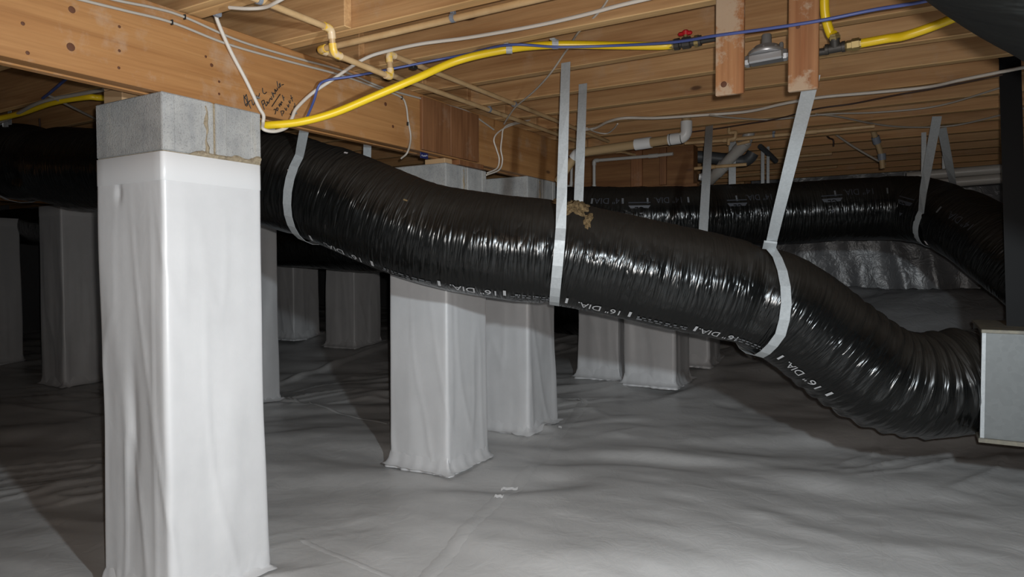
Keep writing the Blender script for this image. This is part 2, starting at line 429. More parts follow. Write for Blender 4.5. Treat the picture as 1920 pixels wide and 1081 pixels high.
seam([fl(560, 985), fl(640, 1015), fl(760, 1060)], 0.03, lift=0.0025)

def wall(name, p0, p1, z0, z1, inward, m=M['wall_liner'], amp=0.02, step=0.09):
    p0, p1 = V(*p0, 0), V(*p1, 0); L = (p1-p0).length; n = max(2, int(L/step)); k = int((z1-z0)/0.07)
    U, Zz = np.meshgrid(np.linspace(0, L, n), np.linspace(z0, z1, k))
    d = amp*(noise(U*2.4, Zz*1.2, seed=31)+0.6*ridge(U*3.2+0.8*Zz, Zz*0.9, seed=32)+0.3*noise(U*8, Zz*6, seed=33))
    t = (p1-p0).normalized()
    vs = np.stack([p0.x+t.x*U.ravel()+inward[0]*d.ravel(), p0.y+t.y*U.ravel()+inward[1]*d.ravel(), Zz.ravel()], 1)
    return struct(mesh_np(name, vs, grid_faces(k, n), m))
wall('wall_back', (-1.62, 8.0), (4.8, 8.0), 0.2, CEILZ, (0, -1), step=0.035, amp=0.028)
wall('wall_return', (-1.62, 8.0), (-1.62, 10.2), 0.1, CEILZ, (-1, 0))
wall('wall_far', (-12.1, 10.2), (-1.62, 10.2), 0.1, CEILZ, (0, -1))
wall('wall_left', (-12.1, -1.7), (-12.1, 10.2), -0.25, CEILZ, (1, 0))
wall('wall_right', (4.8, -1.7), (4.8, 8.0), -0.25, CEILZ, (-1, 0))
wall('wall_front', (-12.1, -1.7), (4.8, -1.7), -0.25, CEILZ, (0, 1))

ceil = MB(); ceil.box((-12.2, -1.8, CEILZ), (4.9, 10.3, CEILZ+0.02))
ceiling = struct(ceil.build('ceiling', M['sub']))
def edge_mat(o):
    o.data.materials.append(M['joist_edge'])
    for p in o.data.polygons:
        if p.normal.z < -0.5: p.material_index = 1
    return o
# joists: the bays to the right of the girder and the lapped bays to the left
JY = [1.962-0.41*k for k in range(8, 0, -1)] + [1.962, 2.382, 2.840, 3.244, 3.643, 4.042, 4.441, 4.840, 5.238, 5.637, 6.036, 6.435, 6.83, 7.23, 7.63]
for y in JY:
    m = MB(); L0, L1 = BEAMX-0.16, 4.75
    o_ = (0.5*(L0+L1), y+0.019, JZ); m.box((L0, y, JZ+random.uniform(-.002, .002)), (L1, y+0.052, CEILZ), 0.003)
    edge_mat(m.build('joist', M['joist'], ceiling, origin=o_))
JL = [y-0.039 for y in JY] + [8.0+0.40*k for k in range(5)]
for y in JL:
    m = MB(); L0, L1 = -12.05, BEAMX+(0.38 if y > 1.5 else 0.05)
    if y > 7.9: L1 = -1.70
    elif y > 2.3: L1 = BEAMX+0.06
    m.box((L0, y, JZ+random.uniform(-.002, .002)), (L1, y+0.038, CEILZ), 0.003)
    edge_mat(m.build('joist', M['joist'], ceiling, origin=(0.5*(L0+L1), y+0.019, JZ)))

# ------------------------------------------------------------------ the girder
def girder(name, x, y0, y1, label):
    g = empty(name, (x, y0, BEAMZ))
    for k in range(3):
        m = MB(); xa = x-0.038*(k+1); dz = (0.0, 0.004, 0.0)[k]
        m.box((xa+0.0006, y0, BEAMZ+dz), (xa+0.0374, y1, JZ-0.004), 0.003)
        o = m.build('girder_ply', M['beam'], None, origin=(xa, 0.5*(y0+y1), BEAMZ)); o.parent = g; o.location = V(xa, 0.5*(y0+y1), BEAMZ)-g.location
    tag(g, label, 'beam')
    return g
def child(o, g): o.parent = g; o.location = o.location-g.location; return o
G1 = girder('wooden_girder', BEAMX, -1.6, 4.46, 'built-up orange-brown wooden girder carried by the block piers, with handwriting')
G2 = girder('wooden_girder', -6.95, -1.6, 9.9, 'dark wooden girder far behind the ducts at the back of the crawl space')
# plywood scabs at the splice over the second pier
ya, yb, yc = PX(787, 240, BEAMX).y, PX(840, 240, BEAMX).y, PX(893, 240, BEAMX).y
for (a, b_) in ((ya, yb-0.002), (yb+0.002, yc)):
    m = MB(); m.box((BEAMX+0.001, a, BEAMZ+0.006), (BEAMX+0.019, b_, JZ-0.02), 0.002)
    child(m.build('scab_board', M['scab'], None, origin=(BEAMX, a, BEAMZ)), G1)
# knots and nail dimples on the girder face
for (px, py, r) in ((135, 18, .011), (133, 88, .013), (43, 44, .006), (52, 99, .006), (224, 50, .005), (224, 95, .005), (223, 127, .005), (397, 122, .007), (411, 153, .005), (411, 176, .005), (386, 106, .005), (723, 195, .010), (737, 237, .008)):
    q = PX(px, py, BEAMX); m = MB(); m.lathe((BEAMX-0.001, q.y, q.z), (1, 0, 0), [(0, r), (0.0016, r*0.9), (0.002, r*0.4)], 12)
    child(m.build('knot', M['knot'], None, origin=(BEAMX, q.y, q.z)), G1)
# marker handwriting on the girder face (strokes)
S = []
def st(*p): S.append([(430+x*0.1203, 130+y*0.1203) for x, y in p])
st((225, 400), (235, 500), (260, 570), (285, 540), (262, 470), (240, 440), (265, 390)); st((265, 390), (290, 500), (335, 610)); st((245, 560), (310, 500), (325, 480))
st((345, 470), (365, 550), (385, 540), (390, 480), (400, 440)); st((425, 400), (440, 440), (465, 400), (468, 370)); st((515, 290), (520, 350), (545, 380), (580, 355))
st((500, 500), (545, 630), (520, 560)); st((500, 500), (535, 480), (545, 520), (520, 560)); st((560, 520), (570, 570), (595, 530), (575, 505)); st((590, 500), (610, 530), (625, 480), (640, 450))
st((630, 450), (665, 470), (650, 420)); st((660, 350), (690, 440), (680, 370), (715, 380), (705, 310), (735, 350)); st((725, 330), (750, 320), (740, 290)); st((740, 185), (765, 290), (785, 260), (775, 225)); st((785, 210), (800, 275)); st((810, 245), (845, 235))
st((660, 580), (790, 385))
st((690, 630), (715, 620), (720, 660), (710, 700)); st((730, 620), (745, 645), (760, 610), (740, 600), (730, 620)); st((765, 545), (785, 580), (785, 530), (810, 560), (805, 505), (830, 520)); st((825, 400), (850, 490), (840, 440), (855, 440))
st((800, 650), (825, 730)); st((800, 650), (850, 650), (830, 700)); st((860, 600), (885, 640), (890, 600)); st((900, 550), (920, 590), (925, 540)); st((920, 490), (945, 530), (945, 480)); st((955, 400), (985, 500)); st((955, 455), (985, 440))
st((940, 690), (960, 710), (965, 660)); st((975, 640), (990, 680), (1000, 620)); st((1015, 525), (1030, 610), (1005, 600), (1010, 570))
m = MB()
for s_ in S:
    m.tube(crom([PX(px, py, BEAMX)+V(0.0008, 0, 0) for px, py in s_], 4), 0.0019, 5)
child(m.build('marker_writing', M['marker'], None, origin=(BEAMX, 1.85, BEAMZ)), G1)['kind'] = 'stuff'

# header crossing at the end of the girder
m = MB(); m.box((-2.62, 5.10, BEAMZ+0.0), (-1.45, 5.215, JZ-0.004), 0.003)
hd = empty('cross_header', (-2.0, 5.1, BEAMZ)); child(m.build('header_timber', M['header'], None, origin=(-2.0, 5.1, BEAMZ)), hd)
for (a, b_) in ((-1.93, -1.84), (-1.70, -1.65)):
    mm = MB(); mm.box((a, 5.075, BEAMZ+.01), (b_, 5.099, JZ-.01), 0.002); child(mm.build('cleat', M['scab'], None, origin=(a, 5.1, BEAMZ)), hd)
mm = MB(); mm.box((-2.62, 5.02, BEAMZ-0.022), (-1.40, 5.215, BEAMZ-0.001), 0.002); child(mm.build('bearing_plate', M['header'], None, origin=(-2.0, 5.1, BEAMZ)), hd)
tag(hd, 'dark brown header timber crossing beyond the girder end, above the black duct', 'beam')

# ------------------------------------------------------------------ piers
def perim(w_, rad, n):
    # closed rounded square centred on origin, with outward normals
    out = []
    h = w_/2-rad
    cs = [(h, -h, -90), (h, h, 0), (-h, h, 90), (-h, -h, 180)]
    for i, (cx, cy, a0) in enumerate(cs):
        for k in range(5):
            a = math.radians(a0+90*k/4); out.append((cx+rad*math.cos(a), cy+rad*math.sin(a), math.cos(a), math.sin(a)))
        nx, ny, na = cs[(i+1) % 4]; a = math.radians(a0+90)
        p0 = (cx+rad*math.cos(a), cy+rad*math.sin(a)); p1 = (nx+rad*math.cos(a), ny+rad*math.sin(a))
        for k in range(1, n):
            t = k/n; out.append((p0[0]+(p1[0]-p0[0])*t, p0[1]+(p1[1]-p0[1])*t, math.cos(a), math.sin(a)))
    return np.array(out)
def pier(cx, cy, label, w_=0.406, seed=0, n=22, rows=70, amp=1.0, caps=True, top=BEAMZ, dents=()):
    """cx, cy: the corner that points to the camera side (largest X, smallest Y)"""
    mx, my = cx-w_/2, cy+w_/2; g0 = gz(mx, my)-0.015
    root = empty('wrapped_pier', (mx, my, g0+0.015))
    zt = top-0.203 if caps else top-0.004
    pr = perim(w_+0.006, 0.016, n); nn = len(pr)
    arc = np.concatenate([[0], np.cumsum(np.hypot(*np.diff(pr[:, :2], axis=0).T))])
    zs = np.concatenate([np.linspace(g0, g0+0.16, 14)[:-1], np.linspace(g0+0.16, zt, rows-13)])
    A, Zz = np.meshgrid(arc, zs); h = (Zz-g0)/(zt-g0)
    ang_x = np.tile(pr[:, 2], (len(zs), 1)); ang_y = np.tile(pr[:, 3], (len(zs), 1))
    per = arc[-1]+np.hypot(*(pr[0, :2]-pr[-1, :2]))
    ca, sa = np.cos(A/per*2*math.pi)*1.0, np.sin(A/per*2*math.pi)*1.0
    corner = np.abs(ang_x*ang_y)*2
    f = 0.012*noise(ca*2.2+seed*3.7, sa*2.2, Zz*1.4+0.9*ca, seed=41+seed)+0.006*np.clip(ridge(ca*2.6, sa*2.6+seed, Zz*1.3+1.6*sa, seed=42+seed), 0, 1)**3
    f = f + 0.0012*noise(ca*7, sa*7, Zz*5, seed=44)
    fade = sstep(1.0, 0.80, h)
    f = amp*f*fade*(0.35+0.65*sstep(0.95, 0.2, h))
    f = f + 0.005*sstep(0.5, 0.0, h)
    # flare of the skirt on to the floor liner, crumpled
    hb = np.clip((Zz-g0-0.012)/0.035, 0, 1)
    f = f + (1-hb)**2.2*(0.018+0.012*noise(ca*9+seed, sa*9, seed=45))
    f = f + 0.004*(1-sstep(0.02, 0.17, Zz-g0))*noise(ca*16, sa*16, Zz*30, seed=46)
    for (dx_, dz_, wx_, wz_, dep_) in dents:      # on the face towards -Y
        X_ = mx+np.tile(pr[:, 0], (len(zs), 1)); f = f-dep_*np.exp(-((X_-dx_)/wx_)**2-((Zz-dz_)/wz_)**2)*(ang_y < -0.7)
    px_ = np.tile(pr[:, 0], (len(zs), 1))+ang_x*f; py_ = np.tile(pr[:, 1], (len(zs), 1))+ang_y*f
    # corner tails at the foot
    tail = (1-hb)**3*corner*0.010
    px_ += np.sign(ang_x)*tail; py_ += np.sign(ang_y)*tail
    vs = np.stack([px_.ravel(), py_.ravel(), (Zz-(g0+0.015)).ravel()], 1)
    wr_ = mesh_np('wrap', vs, grid_faces(len(zs), nn, True), M['wrap'], root)
    # tape band round the head of the wrap
    pr2 = perim(w_+0.0085, 0.016, 10); m2 = len(pr2); vs = []
    for z in (zt-0.098, zt-0.096, zt-0.001, zt):
        k = 0.0 if z in (zt-0.096, zt-0.001) else -0.0012
        for q in pr2: vs.append((q[0]+q[2]*k, q[1]+q[3]*k, z-(g0+0.015)))
    mesh_np('tape_band', vs, grid_faces(4, m2, True), M['tape'], wr_)
    # tape collar round the foot
    pr3 = perim(w_+0.026, 0.02, 16); m3 = len(pr3); vs = []
    for j in range(5):
        for i, q in enumerate(pr3):
            u = i/m3*2*math.pi; k = 0.004*math.sin(9*u+seed)+0.004*math.sin(23*u+seed*2)
            out = (-0.012, -0.004, 0.004, 0.018, 0.034)[j]+k*(0.2+j*0.25); zz = (0.105, 0.07, 0.035, 0.014, 0.007)[j]+(0.012*math.sin(7*u+seed)+0.008*math.sin(15*u) if j == 0 else 0)
            out += 0.03*abs(q[2]*q[3])*2*(j/4)**2*(0.5+0.5*math.sin(u*2+seed))
            sx, sy = q[0]+q[2]*out, q[1]+q[3]*out
            zz += max(0.0, float(floor_z(mx+sx, my+sy))-(g0+0.015)) if j >= 3 else 0
            vs.append((sx, sy, zz))
    mesh_np('foot_tape', vs, grid_faces(5, m3, True), M['wrap'], wr_)
    # cap course: two concrete blocks with mortar between and below
    if caps:
        hw = w_/2; zb = zt-(g0+0.015)+0.004; zh = top-(g0+0.015)
        for k in (0, 1):
            a = -hw if k == 0 else 0.006; b_ = -0.006 if k == 0 else hw
            m = MB(); m.box((-hw, a, zb), (hw, b_, zh), 0.004)
            m.box((hw-0.001, a+0.0, zb+0.002), (hw+0.004, a+0.045, zh-0.003), 0.003)   # end webs
            m.box((hw-0.001, b_-0.045, zb+0.002), (hw+0.004, b_, zh-0.003), 0.003)
            o = m.build('concrete_block', M['block'], root)
        m = MB(); m.box((-hw+.004, -0.0065, zb), (hw-0.003, 0.0065, zh-0.004), 0.001)
        rnd = random.Random(seed)
        m.box((-hw+0.004, -hw+0.004, zb-0.006), (hw-0.004, hw-0.004, zb+0.0), 0)
        o = m.build('mortar_joint', M['mortar'], root)
        # squeezed-out mortar on the lower right of the visible face
        vs = []; fs = []; nu, nv = 46, 7
        for i in range(nu):
            y = -hw*0.55+i/(nu-1)*hw*1.53; hgt = min(1.0, i/9)*0.016+min(1.0, i/9)*0.020*max(0, float(noise(y*22+seed, 0.3, seed=51)))+min(1.0, i/9)*0.012*max(0, math.sin((y+hw)*17))
            for j in range(nv):
                t = j/(nv-1); vs.append((hw+0.003+0.011*math.sin(t*math.pi)*(0.6+0.4*float(noise(y*60, t*3, seed=52))), y, zb-0.004+t*hgt))
        mesh_np('squeezed_mortar', vs, grid_faces(nu, nv), M['mortar'], root)
        m = MB(); z = [zb+0.01+0.17*t/8 for t in range(9)]
        m.tube([(hw+0.002, -0.035+0.004*math.sin(t*2.1), z[t]) for t in range(9)], [0.006+0.003*math.sin(t*1.3+seed) for t in range(9)], 6)
        m.build('mortar_smear', M['mortar'], root, smooth=True)
    tag(root, label, 'pier')
    return root
pier(-2.225, 1.425, 'tall white-wrapped block pier under the handwriting on the girder, largest of the piers', seed=1, n=34, rows=110, amp=0.75, dents=((PY(224, 362, 1.425).x, PY(224, 362, 1.425).z, 0.016, 0.03, 0.007), (PY(250, 850, 1.425).x, 0.55, 0.03, 0.22, 0.012)))
pier(-2.245, 3.085, 'white-wrapped block pier under the plywood splice boards, duct passing in front', seed=2, n=28, rows=90, amp=0.6, top=BEAMZ-0.03)
pier(-2.25, 4.01, 'white-wrapped block pier close behind the pier under the splice boards', seed=3, n=24, rows=80)
B_ = BEAMZ-0.0
pier(-1.69, 5.42, 'wrapped pier beyond the sagging duct, right one of a touching pair', seed=4, w_=0.42, top=BEAMZ-0.03)
pier(-2.20, 5.50, 'wrapped pier beyond the sagging duct, left one of a touching pair', seed=5, w_=0.38, top=BEAMZ-0.03)
pier(-1.60, 6.12, 'small wrapped pier half hidden behind the touching pair of piers', seed=6, w_=0.40, caps=False)
pier(-7.0, 3.45, 'shaded grey-wrapped pier behind the tall white pier, below the pinched black duct', seed=7, caps=False)
pier(-9.42, 3.75, 'dark wrapped pier furthest away beside the left foundation wall', seed=8, w_=0.42, caps=False)
pier(-4.68, 3.60, 'wrapped pier almost hidden by the tall white pier, only its edge showing', seed=9, caps=False)
pier(-5.55, 5.84, 'dim wrapped pier in the shadow under the low black duct', seed=10, w_=0.44, caps=False)
pier(-6.72, 6.0, 'very dark wrapped pier far back below the low black duct', seed=11, w_=0.42, caps=False)
# shims between piers and girder
m = MB(); m.box((-2.40, 3.10, BEAMZ-0.029), (-2.262, 3.17, BEAMZ-0.001), 0.002)
tag(m.build('wood_shim', M['cutface'], None, origin=(-2.3, 3.12, BEAMZ-0.03)), 'pale wood shim on the pier under the splice boards, beside the blue label', 'shim')
m = MB(); m.box((-2.40, 3.19, BEAMZ-0.029), (-2.225, 3.44, BEAMZ-0.001), 0.002)
tag(m.build('wood_shim', M['scab'], None, origin=(-2.3, 3.3, BEAMZ-0.03)), 'dark wood shim between girder and the pier under the splice boards', 'shim')
m = MB(); m.box((-2.62, 1.45, BEAMZ+0.0005), (-2.50, 1.56, BEAMZ+0.055), 0.003); m.box((-2.62, 1.45, BEAMZ+0.056), (-2.47, 1.55, BEAMZ+0.085), 0.003)
tag(m.build('wood_shim', M['cutface'], None, origin=(-2.55, 1.5, BEAMZ)), 'pale wood shim block lying on the tall white pier beside the girder', 'shim')
q = PX(796, 289, BEAMX-0.012)
lb = empty('blue_label', (BEAMX-0.012, q.y, BEAMZ-0.016))
m = MB(); m.box((-0.003, -0.035, -0.016), (0.001, 0.03, 0.014), 0.001); m.build('label_card', M['bluelabel'], lb)
m = MB()
for (y, z, l) in ((-.026, -.002, .006), (-.016, -.004, .008), (-.005, -.002, .006), (.004, -.001, .006), (.013, .002, .009)):
    m.tube([(0.0014, y, z-0.004), (0.0014, y+l*0.5, z+0.004), (0.0014, y+l, z-0.003)], 0.0011, 5)
m.build('scribble', M['print'], lb); tag(lb, 'small dark blue label with white scribble at the girder splice', 'label')

# ------------------------------------------------------------------ ducts
class Duct:
    def __init__(s, pts, radii, seed, wr=1.0, pinches=(), pleats=(), text_ang=None, na=112, step=0.0052, crs=14, tw=(0.22, 0.5)):
        cp = crom(pts, crs)
        d = np.array([tuple(p) for p in cp]); seg = np.r_[0, np.cumsum(np.linalg.norm(np.diff(d, axis=0), axis=1))]
        L = seg[-1]; n = int(L/step); sv = np.linspace(0, L, n)
        c = np.stack([np.interp(sv, seg, d[:, k]) for k in range(3)], 1)
        k = 9; ker = np.ones(k)/k
        cpad = np.pad(c, ((k//2, k//2), (0, 0)), 'edge'); 
        for a in range(3): c[:, a] = np.convolve(cpad[:, a], ker, 'valid')
        t = np.gradient(c, axis=0); t /= np.linalg.norm(t, axis=1)[:, None]
        up = np.array([0, 0, 1.0]); nrm = up-t*(t@up)[:, None]; nrm /= np.linalg.norm(nrm, axis=1)[:, None]
        bn = np.cross(t, nrm)                      # horizontal sideways
        toc = np.array([0, 0, CAMZ])-c
        if np.mean(np.sum(toc*bn, 1)) < 0: bn = -bn
        rad = np.interp(np.linspace(0, 1, n), np.linspace(0, 1, len(radii)), radii)
        s.sv, s.c, s.t, s.n, s.b, s.rad, s.L = sv, c, t, nrm, bn, rad, L
        th = np.linspace(-math.pi, math.pi, na, endpoint=False)
        S_, T = np.meshgrid(sv, th, indexing='ij')
        ct, s_t = np.cos(T), np.sin(T)
        # film crinkles: mostly round the girth, broken and slanted
        sl = S_+0.05*s_t+0.03*noise(S_*2, ct*2, s_t*2, seed=seed)
        w1 = noise(sl*34, ct*2.2, s_t*2.2, seed=seed+1); w2 = ridge(sl*17, ct*1.6, s_t*1.6, seed=seed+2)
        w3 = noise(sl*75, ct*4, s_t*4, seed=seed+3)
        big = noise(S_*4, ct*1.2, s_t*1.2, seed=seed+4)
        mod = 0.35+0.65*sstep(-0.3, 0.5, noise(S_*2.6, ct*1.5, s_t*1.5, seed=seed+5))
        disp = wr*mod*(0.0022*w1+0.0024*w2*np.abs(w2)+0.0012*w3)+0.006*big
        for (x0, wd, dep) in pinches: disp -= dep*np.exp(-((S_-x0*L)/wd)**2)
        for (a, b_, wl, am) in pleats:
            env = sstep(a*L, a*L+0.25, S_)*sstep(b_*L+0.05, b_*L-0.1, S_)
            ph = S_/wl+0.35*noise(S_*3, ct*1.3, s_t*1.3, seed=seed+6)
            disp += am*env*(1-np.abs(np.sin(ph*math.pi))*1.6)*(0.6+0.4*noise(ct*2, s_t*2, S_*2, seed=seed+7))
        if text_ang is not None:
            da = np.abs((T-text_ang+math.pi) % (2*math.pi)-math.pi); damp = 0.15+0.85*sstep(tw[0], tw[1], da)
            disp *= damp
        s.disp = disp; s.th = th; s.na = na
        R = rad[:, None]+disp
        P3 = c[:, None, :]+R[..., None]*(ct[..., None]*bn[:, None, :]+s_t[..., None]*nrm[:, None, :])
        s.co = np.stack([S_.ravel(), ct.ravel(), s_t.ravel()], 1); s.verts = P3.reshape(-1, 3); s.faces = grid_faces(n, na, True)
        s.faces += [tuple(range(na))[::-1], tuple(range((n-1)*na, n*na))]
    def at(s, sp, ang, off=0.0):
        i = np.interp(sp, s.sv, np.arange(len(s.sv))); k = int(min(max(round(i), 0), len(s.sv)-1))
        lerp = lambda arr: Vector([float(np.interp(sp, s.sv, arr[:, a])) for a in range(3)])
        c, b, n = lerp(s.c), lerp(s.b), lerp(s.n)
        j = int(round((ang+math.pi)/(2*math.pi)*s.na)) % s.na
        r = float(np.interp(sp, s.sv, s.rad))+float(s.disp[k, j])+off
        return c+(b*math.cos(ang)+n*math.sin(ang))*r
    def s_at_px(s, px, ang=None):
        best = None
        for i in range(0, len(s.sv), 2):
            q = Vector(s.c[i])-CAM
            if ang is not None: q = q+(Vector(s.b[i])*math.cos(ang)+Vector(s.n[i])*math.sin(ang))*s.rad[i]
            u = 960+FPX*q.dot(RT)/q.dot(FW)
            if best is None or abs(u-px) < best[0]: best = (abs(u-px), s.sv[i])
        return best[1]
    def build(s, name, label, mt=None):
        root = empty(name, tuple(s.c[len(s.c)//2])); l = np.array(root.location)
        o = mesh_np('duct_sleeve', s.verts-l, s.faces, mt or M['duct'], root); s.root = root
        at = o.data.attributes.new('duct_co', 'FLOAT_VECTOR', 'POINT'); at.data.foreach_set('vector', s.co.astype(np.float32).ravel())
        tag(root, label, 'duct'); return root
_tm = {}
def text_mesh(txt):
    if txt in _tm: return _tm[txt]
    cu = bpy.data.curves.new('t', 'FONT'); cu.body = txt; cu.size = 1.0; cu.resolution_u = 3; cu.align_x = 'CENTER'; cu.align_y = 'CENTER'
    o = bpy.data.objects.new('t', cu); C.objects.link(o)
    dg = bpy.context.evaluated_depsgraph_get(); me = o.evaluated_get(dg).to_mesh()
    v = [tuple(p.co) for p in me.vertices]; f = [tuple(p.vertices) for p in me.polygons]
    o.evaluated_get(dg).to_mesh_clear(); bpy.data.objects.remove(o); bpy.data.curves.remove(cu)
    _tm[txt] = (v, f); return v, f
def print_on(d, name, flat, s0, ang0, width, mat_, flip=True, height=None, off=0.0035):
    """flat = (verts, faces) in a unit layout; wrapped on to the sleeve at arc position s0 and girth angle ang0"""
    v, f = flat; xs_ = [p[0] for p in v]; ys_ = [p[1] for p in v]
    sx = width/(max(xs_)-min(xs_)); sy = sx if height is None else height/(max(ys_)-min(ys_))
    mx_ = 0.5*(max(xs_)+min(xs_)); my_ = 0.5*(max(ys_)+min(ys_)); out = []
    R = float(np.interp(s0, d.sv, d.rad))
    sg = -1 if flip else 1
    dirn = 1 if Vector(d.t[len(d.t)//2]).dot(RT) > 0 else -1
    for p in v:
        u = (p[0]-mx_)*sx*sg*dirn; q = (p[1]-my_)*sy*sg
        out.append(d.at(s0+u, ang0+q/R, off)-d.root.location)
    o = mesh_np(name, out, f, mat_, d.root, smooth=False)
    if 'print' in name or 'letters' in name: o['kind'] = 'stuff'
    return o
RECT = ([(-.5, -.5, 0), (.5, -.5, 0), (.5, .5, 0), (-.5, .5, 0)], [(0, 1, 2, 3)])

# main sixteen-inch duct
mainpts = [P(-150, 285, 4.95), P(60, 306, 4.45), P(180, 318, 4.15), P(330, 318, 3.85), P(470, 330, 3.62), P(545, 342, 3.5), P(640, 376, 3.42), P(745, 419, 3.36), P(830, 445, 3.32),
           P(930, 462, 3.29), P(1045, 474, 3.27), P(1150, 495, 3.26), P(1260, 520, 3.25), P(1360, 541, 3.25), P(1440, 566, 3.25), P(1510, 606, 3.25), P(1580, 660, 3.25), P(1650, 705, 3.25), P(1730, 722, 3.25), P(1790, 716, 3.25), P(1846, 714, 3.25)]
TA = -math.radians(58)
D1 = Duct(mainpts, [0.245]*30, 100, wr=1.0, pinches=((0.0, 0.1, 0.0),), pleats=((0.80, 1.0, 0.075, 0.011),), text_ang=TA, na=144)
s_strap1, s_strap2, s_strap3 = D1.s_at_px(592), D1.s_at_px(1045), D1.s_at_px(1398)
L_ = D1.L
D1 = Duct(mainpts, [0.245]*30, 100, wr=1.0, pinches=((D1.s_at_px(90)/L_, 0.10, 0.05), (s_strap2/L_, 0.035, 0.014), (s_strap3/L_, 0.05, 0.016), (s_strap1/L_, 0.06, 0.006), (D1.s_at_px(1822)/L_, 0.02, 0.015)),
          pleats=((D1.s_at_px(1500)/L_, 1.0, 0.07, 0.011),), text_ang=TA, na=144)
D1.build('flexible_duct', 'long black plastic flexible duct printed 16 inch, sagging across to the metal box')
tx16 = text_mesh('16" DIA.'); tx14 = text_mesh('14" DIA.')
for px in (585, 697, 825, 948, 1064, 1180, 1305, 1463, 1556):
    print_on(D1, 'tick_mark', RECT, D1.s_at_px(px, TA), TA, 0.012, M['print'], height=0.045)
for px in (641, 885, 1122, 1348, 1503):
    print_on(D1, 'size_print', tx16, D1.s_at_px(px, TA), TA-0.05, 0.20, M['print'], height=0.048)
rnd = random.Random(5)
for px in (760, 1003, 1243, 1405):
    vs, fs = [], []
    for row in range(2):
        x = -1.0
        while x < 1.0:
            l = rnd.uniform(0.05, 0.22); hh = rnd.uniform(0.05, 0.13)*(1.5 if x > 0.5 else 1)
            b = len(vs); y = 0.2-row*0.42
            vs += [(x, y-hh, 0), (x+l, y-hh, 0), (x+l, y+hh, 0), (x, y+hh, 0)]; fs.append((b, b+1, b+2, b+3)); x += l+rnd.uniform(0.03, 0.16)
    o = print_on(D1, 'fine_print', (vs, fs), D1.s_at_px(px, TA), TA-0.06, 0.22, M['print_dim'], height=0.035)
# paper tag and torn insulation on the main duct
def surf_patch(d, name, s0, a0, ls, la, mat_, thick=0.006, nu=16, nv=12, seed=0, rough=0.0):
    vs = []; R = 0.245
    for i in range(nu):
        for j in range(nv):
            u = i/(nu-1)*2-1; v = j/(nv-1)*2-1; rr = math.hypot(u, v); k = 1+0.35*float(noise(3*math.atan2(v, u), seed, seed=71))
            e = max(0, 1-(rr/k)**2) if rough else 1
            q = d.at(s0+u*ls*k, a0+v*la*k/R, 0.0015)+0*Vector((0, 0, 1))
            c = d.at(s0+u*ls*k, a0+v*la*k/R, 0.0015+thick*e*(1+rough*float(noise(i*0.9, j*0.9, seed, seed=72))))
            vs.append((c if (rough or 1) else q)-d.root.location)
    return mesh_np(name, vs, grid_faces(nu, nv), mat_, d.root)
sT = D1.s_at_px(1062)
surf_patch(D1, 'torn_insulation', sT, math.radians(66), 0.055, 0.075, M['insul'], 0.018, 22, 22, 3, 0.9)
surf_patch(D1, 'torn_insulation', D1.s_at_px(1083), math.radians(42), 0.016, 0.045, M['insul'], 0.010, 12, 16, 5, 0.9)
surf_patch(D1, 'torn_insulation', D1.s_at_px(1037), math.radians(74), 0.03, 0.03, M['insul'], 0.014, 12, 12, 8, 0.9)
m = MB()
sg_ = D1.s_at_px(596); b0 = D1.at(sg_, math.radians(20), 0.004)
def flatquad(d, name, s0, a0, ls, la, mat_, off=0.004, tilt=0.0):
    vs = []
    for (u, v) in ((-1, -1), (1, -1), (1, 1), (-1, 1)):
        uu = u*math.cos(tilt)*ls-v*math.sin(tilt)*la; v2 = u*math.sin(tilt)*ls+v*math.cos(tilt)*la
        vs.append(d.at(s0+uu, a0+v2/0.245, off)-d.root.location)
    return mesh_np(name, vs, [(0, 1, 2, 3)], mat_, d.root, False)
flatquad(D1, 'paper_tag', D1.s_at_px(590), math.radians(14), 0.012, 0.020, M['tag'], 0.006, 0.5)
flatquad(D1, 'tag_mark', D1.s_at_px(590), math.radians(14), 0.005, 0.012, M['tagred'], 0.0075, 0.5)
flatquad(D1, 'paper_scrap', D1.s_at_px(640), math.radians(66), 0.008, 0.008, M['tag'], 0.006, 0.3)
flatquad(D1, 'paper_scrap', D1.s_at_px(775), math.radians(30), 0.010, 0.004, M['insul'], 0.006, 0.0)

# fourteen-inch duct at the back right
p14 = [P(1005, 402, 5.42), P(1070, 405, 5.3), P(1150, 407, 5.2), P(1280, 405, 5.15), P(1400, 401, 5.15), P(1500, 397, 5.12), P(1600, 391, 5.05), P(1690, 390, 4.95), P(1760, 402, 4.7), P(1830, 436, 4.4), P(1900, 484, 4.15), P(1985, 548, 3.95), P(2070, 610, 3.9)]
TA14 = math.radians(27)
D2 = Duct(p14, [0.225]*20, 200, wr=1.1, pinches=((0.0, 0.1, 0.0),), na=112, text_ang=math.radians(14), tw=(0.42, 0.62), step=0.007)
s5 = D2.s_at_px(1778)
D2 = Duct(p14, [0.225]*20, 200, wr=1.1, pinches=((s5/D2.L, 0.04, 0.018),), na=112, text_ang=math.radians(14), tw=(0.42, 0.62), step=0.007)
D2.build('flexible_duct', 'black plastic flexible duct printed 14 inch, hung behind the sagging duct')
for px in (1112, 1168, 1215, 1292, 1381, 1463, 1567, 1664, 1762):
    print_on(D2, 'tick_mark', RECT, D2.s_at_px(px, TA14), TA14, 0.012, M['print_dim'], height=0.045)
for px in (1140, 1252, 1423, 1610, 1800):
    print_on(D2, 'size_print', tx14, D2.s_at_px(px, TA14), TA14, 0.19, M['print_faint'], height=0.05)
cl = text_mesh('CL')
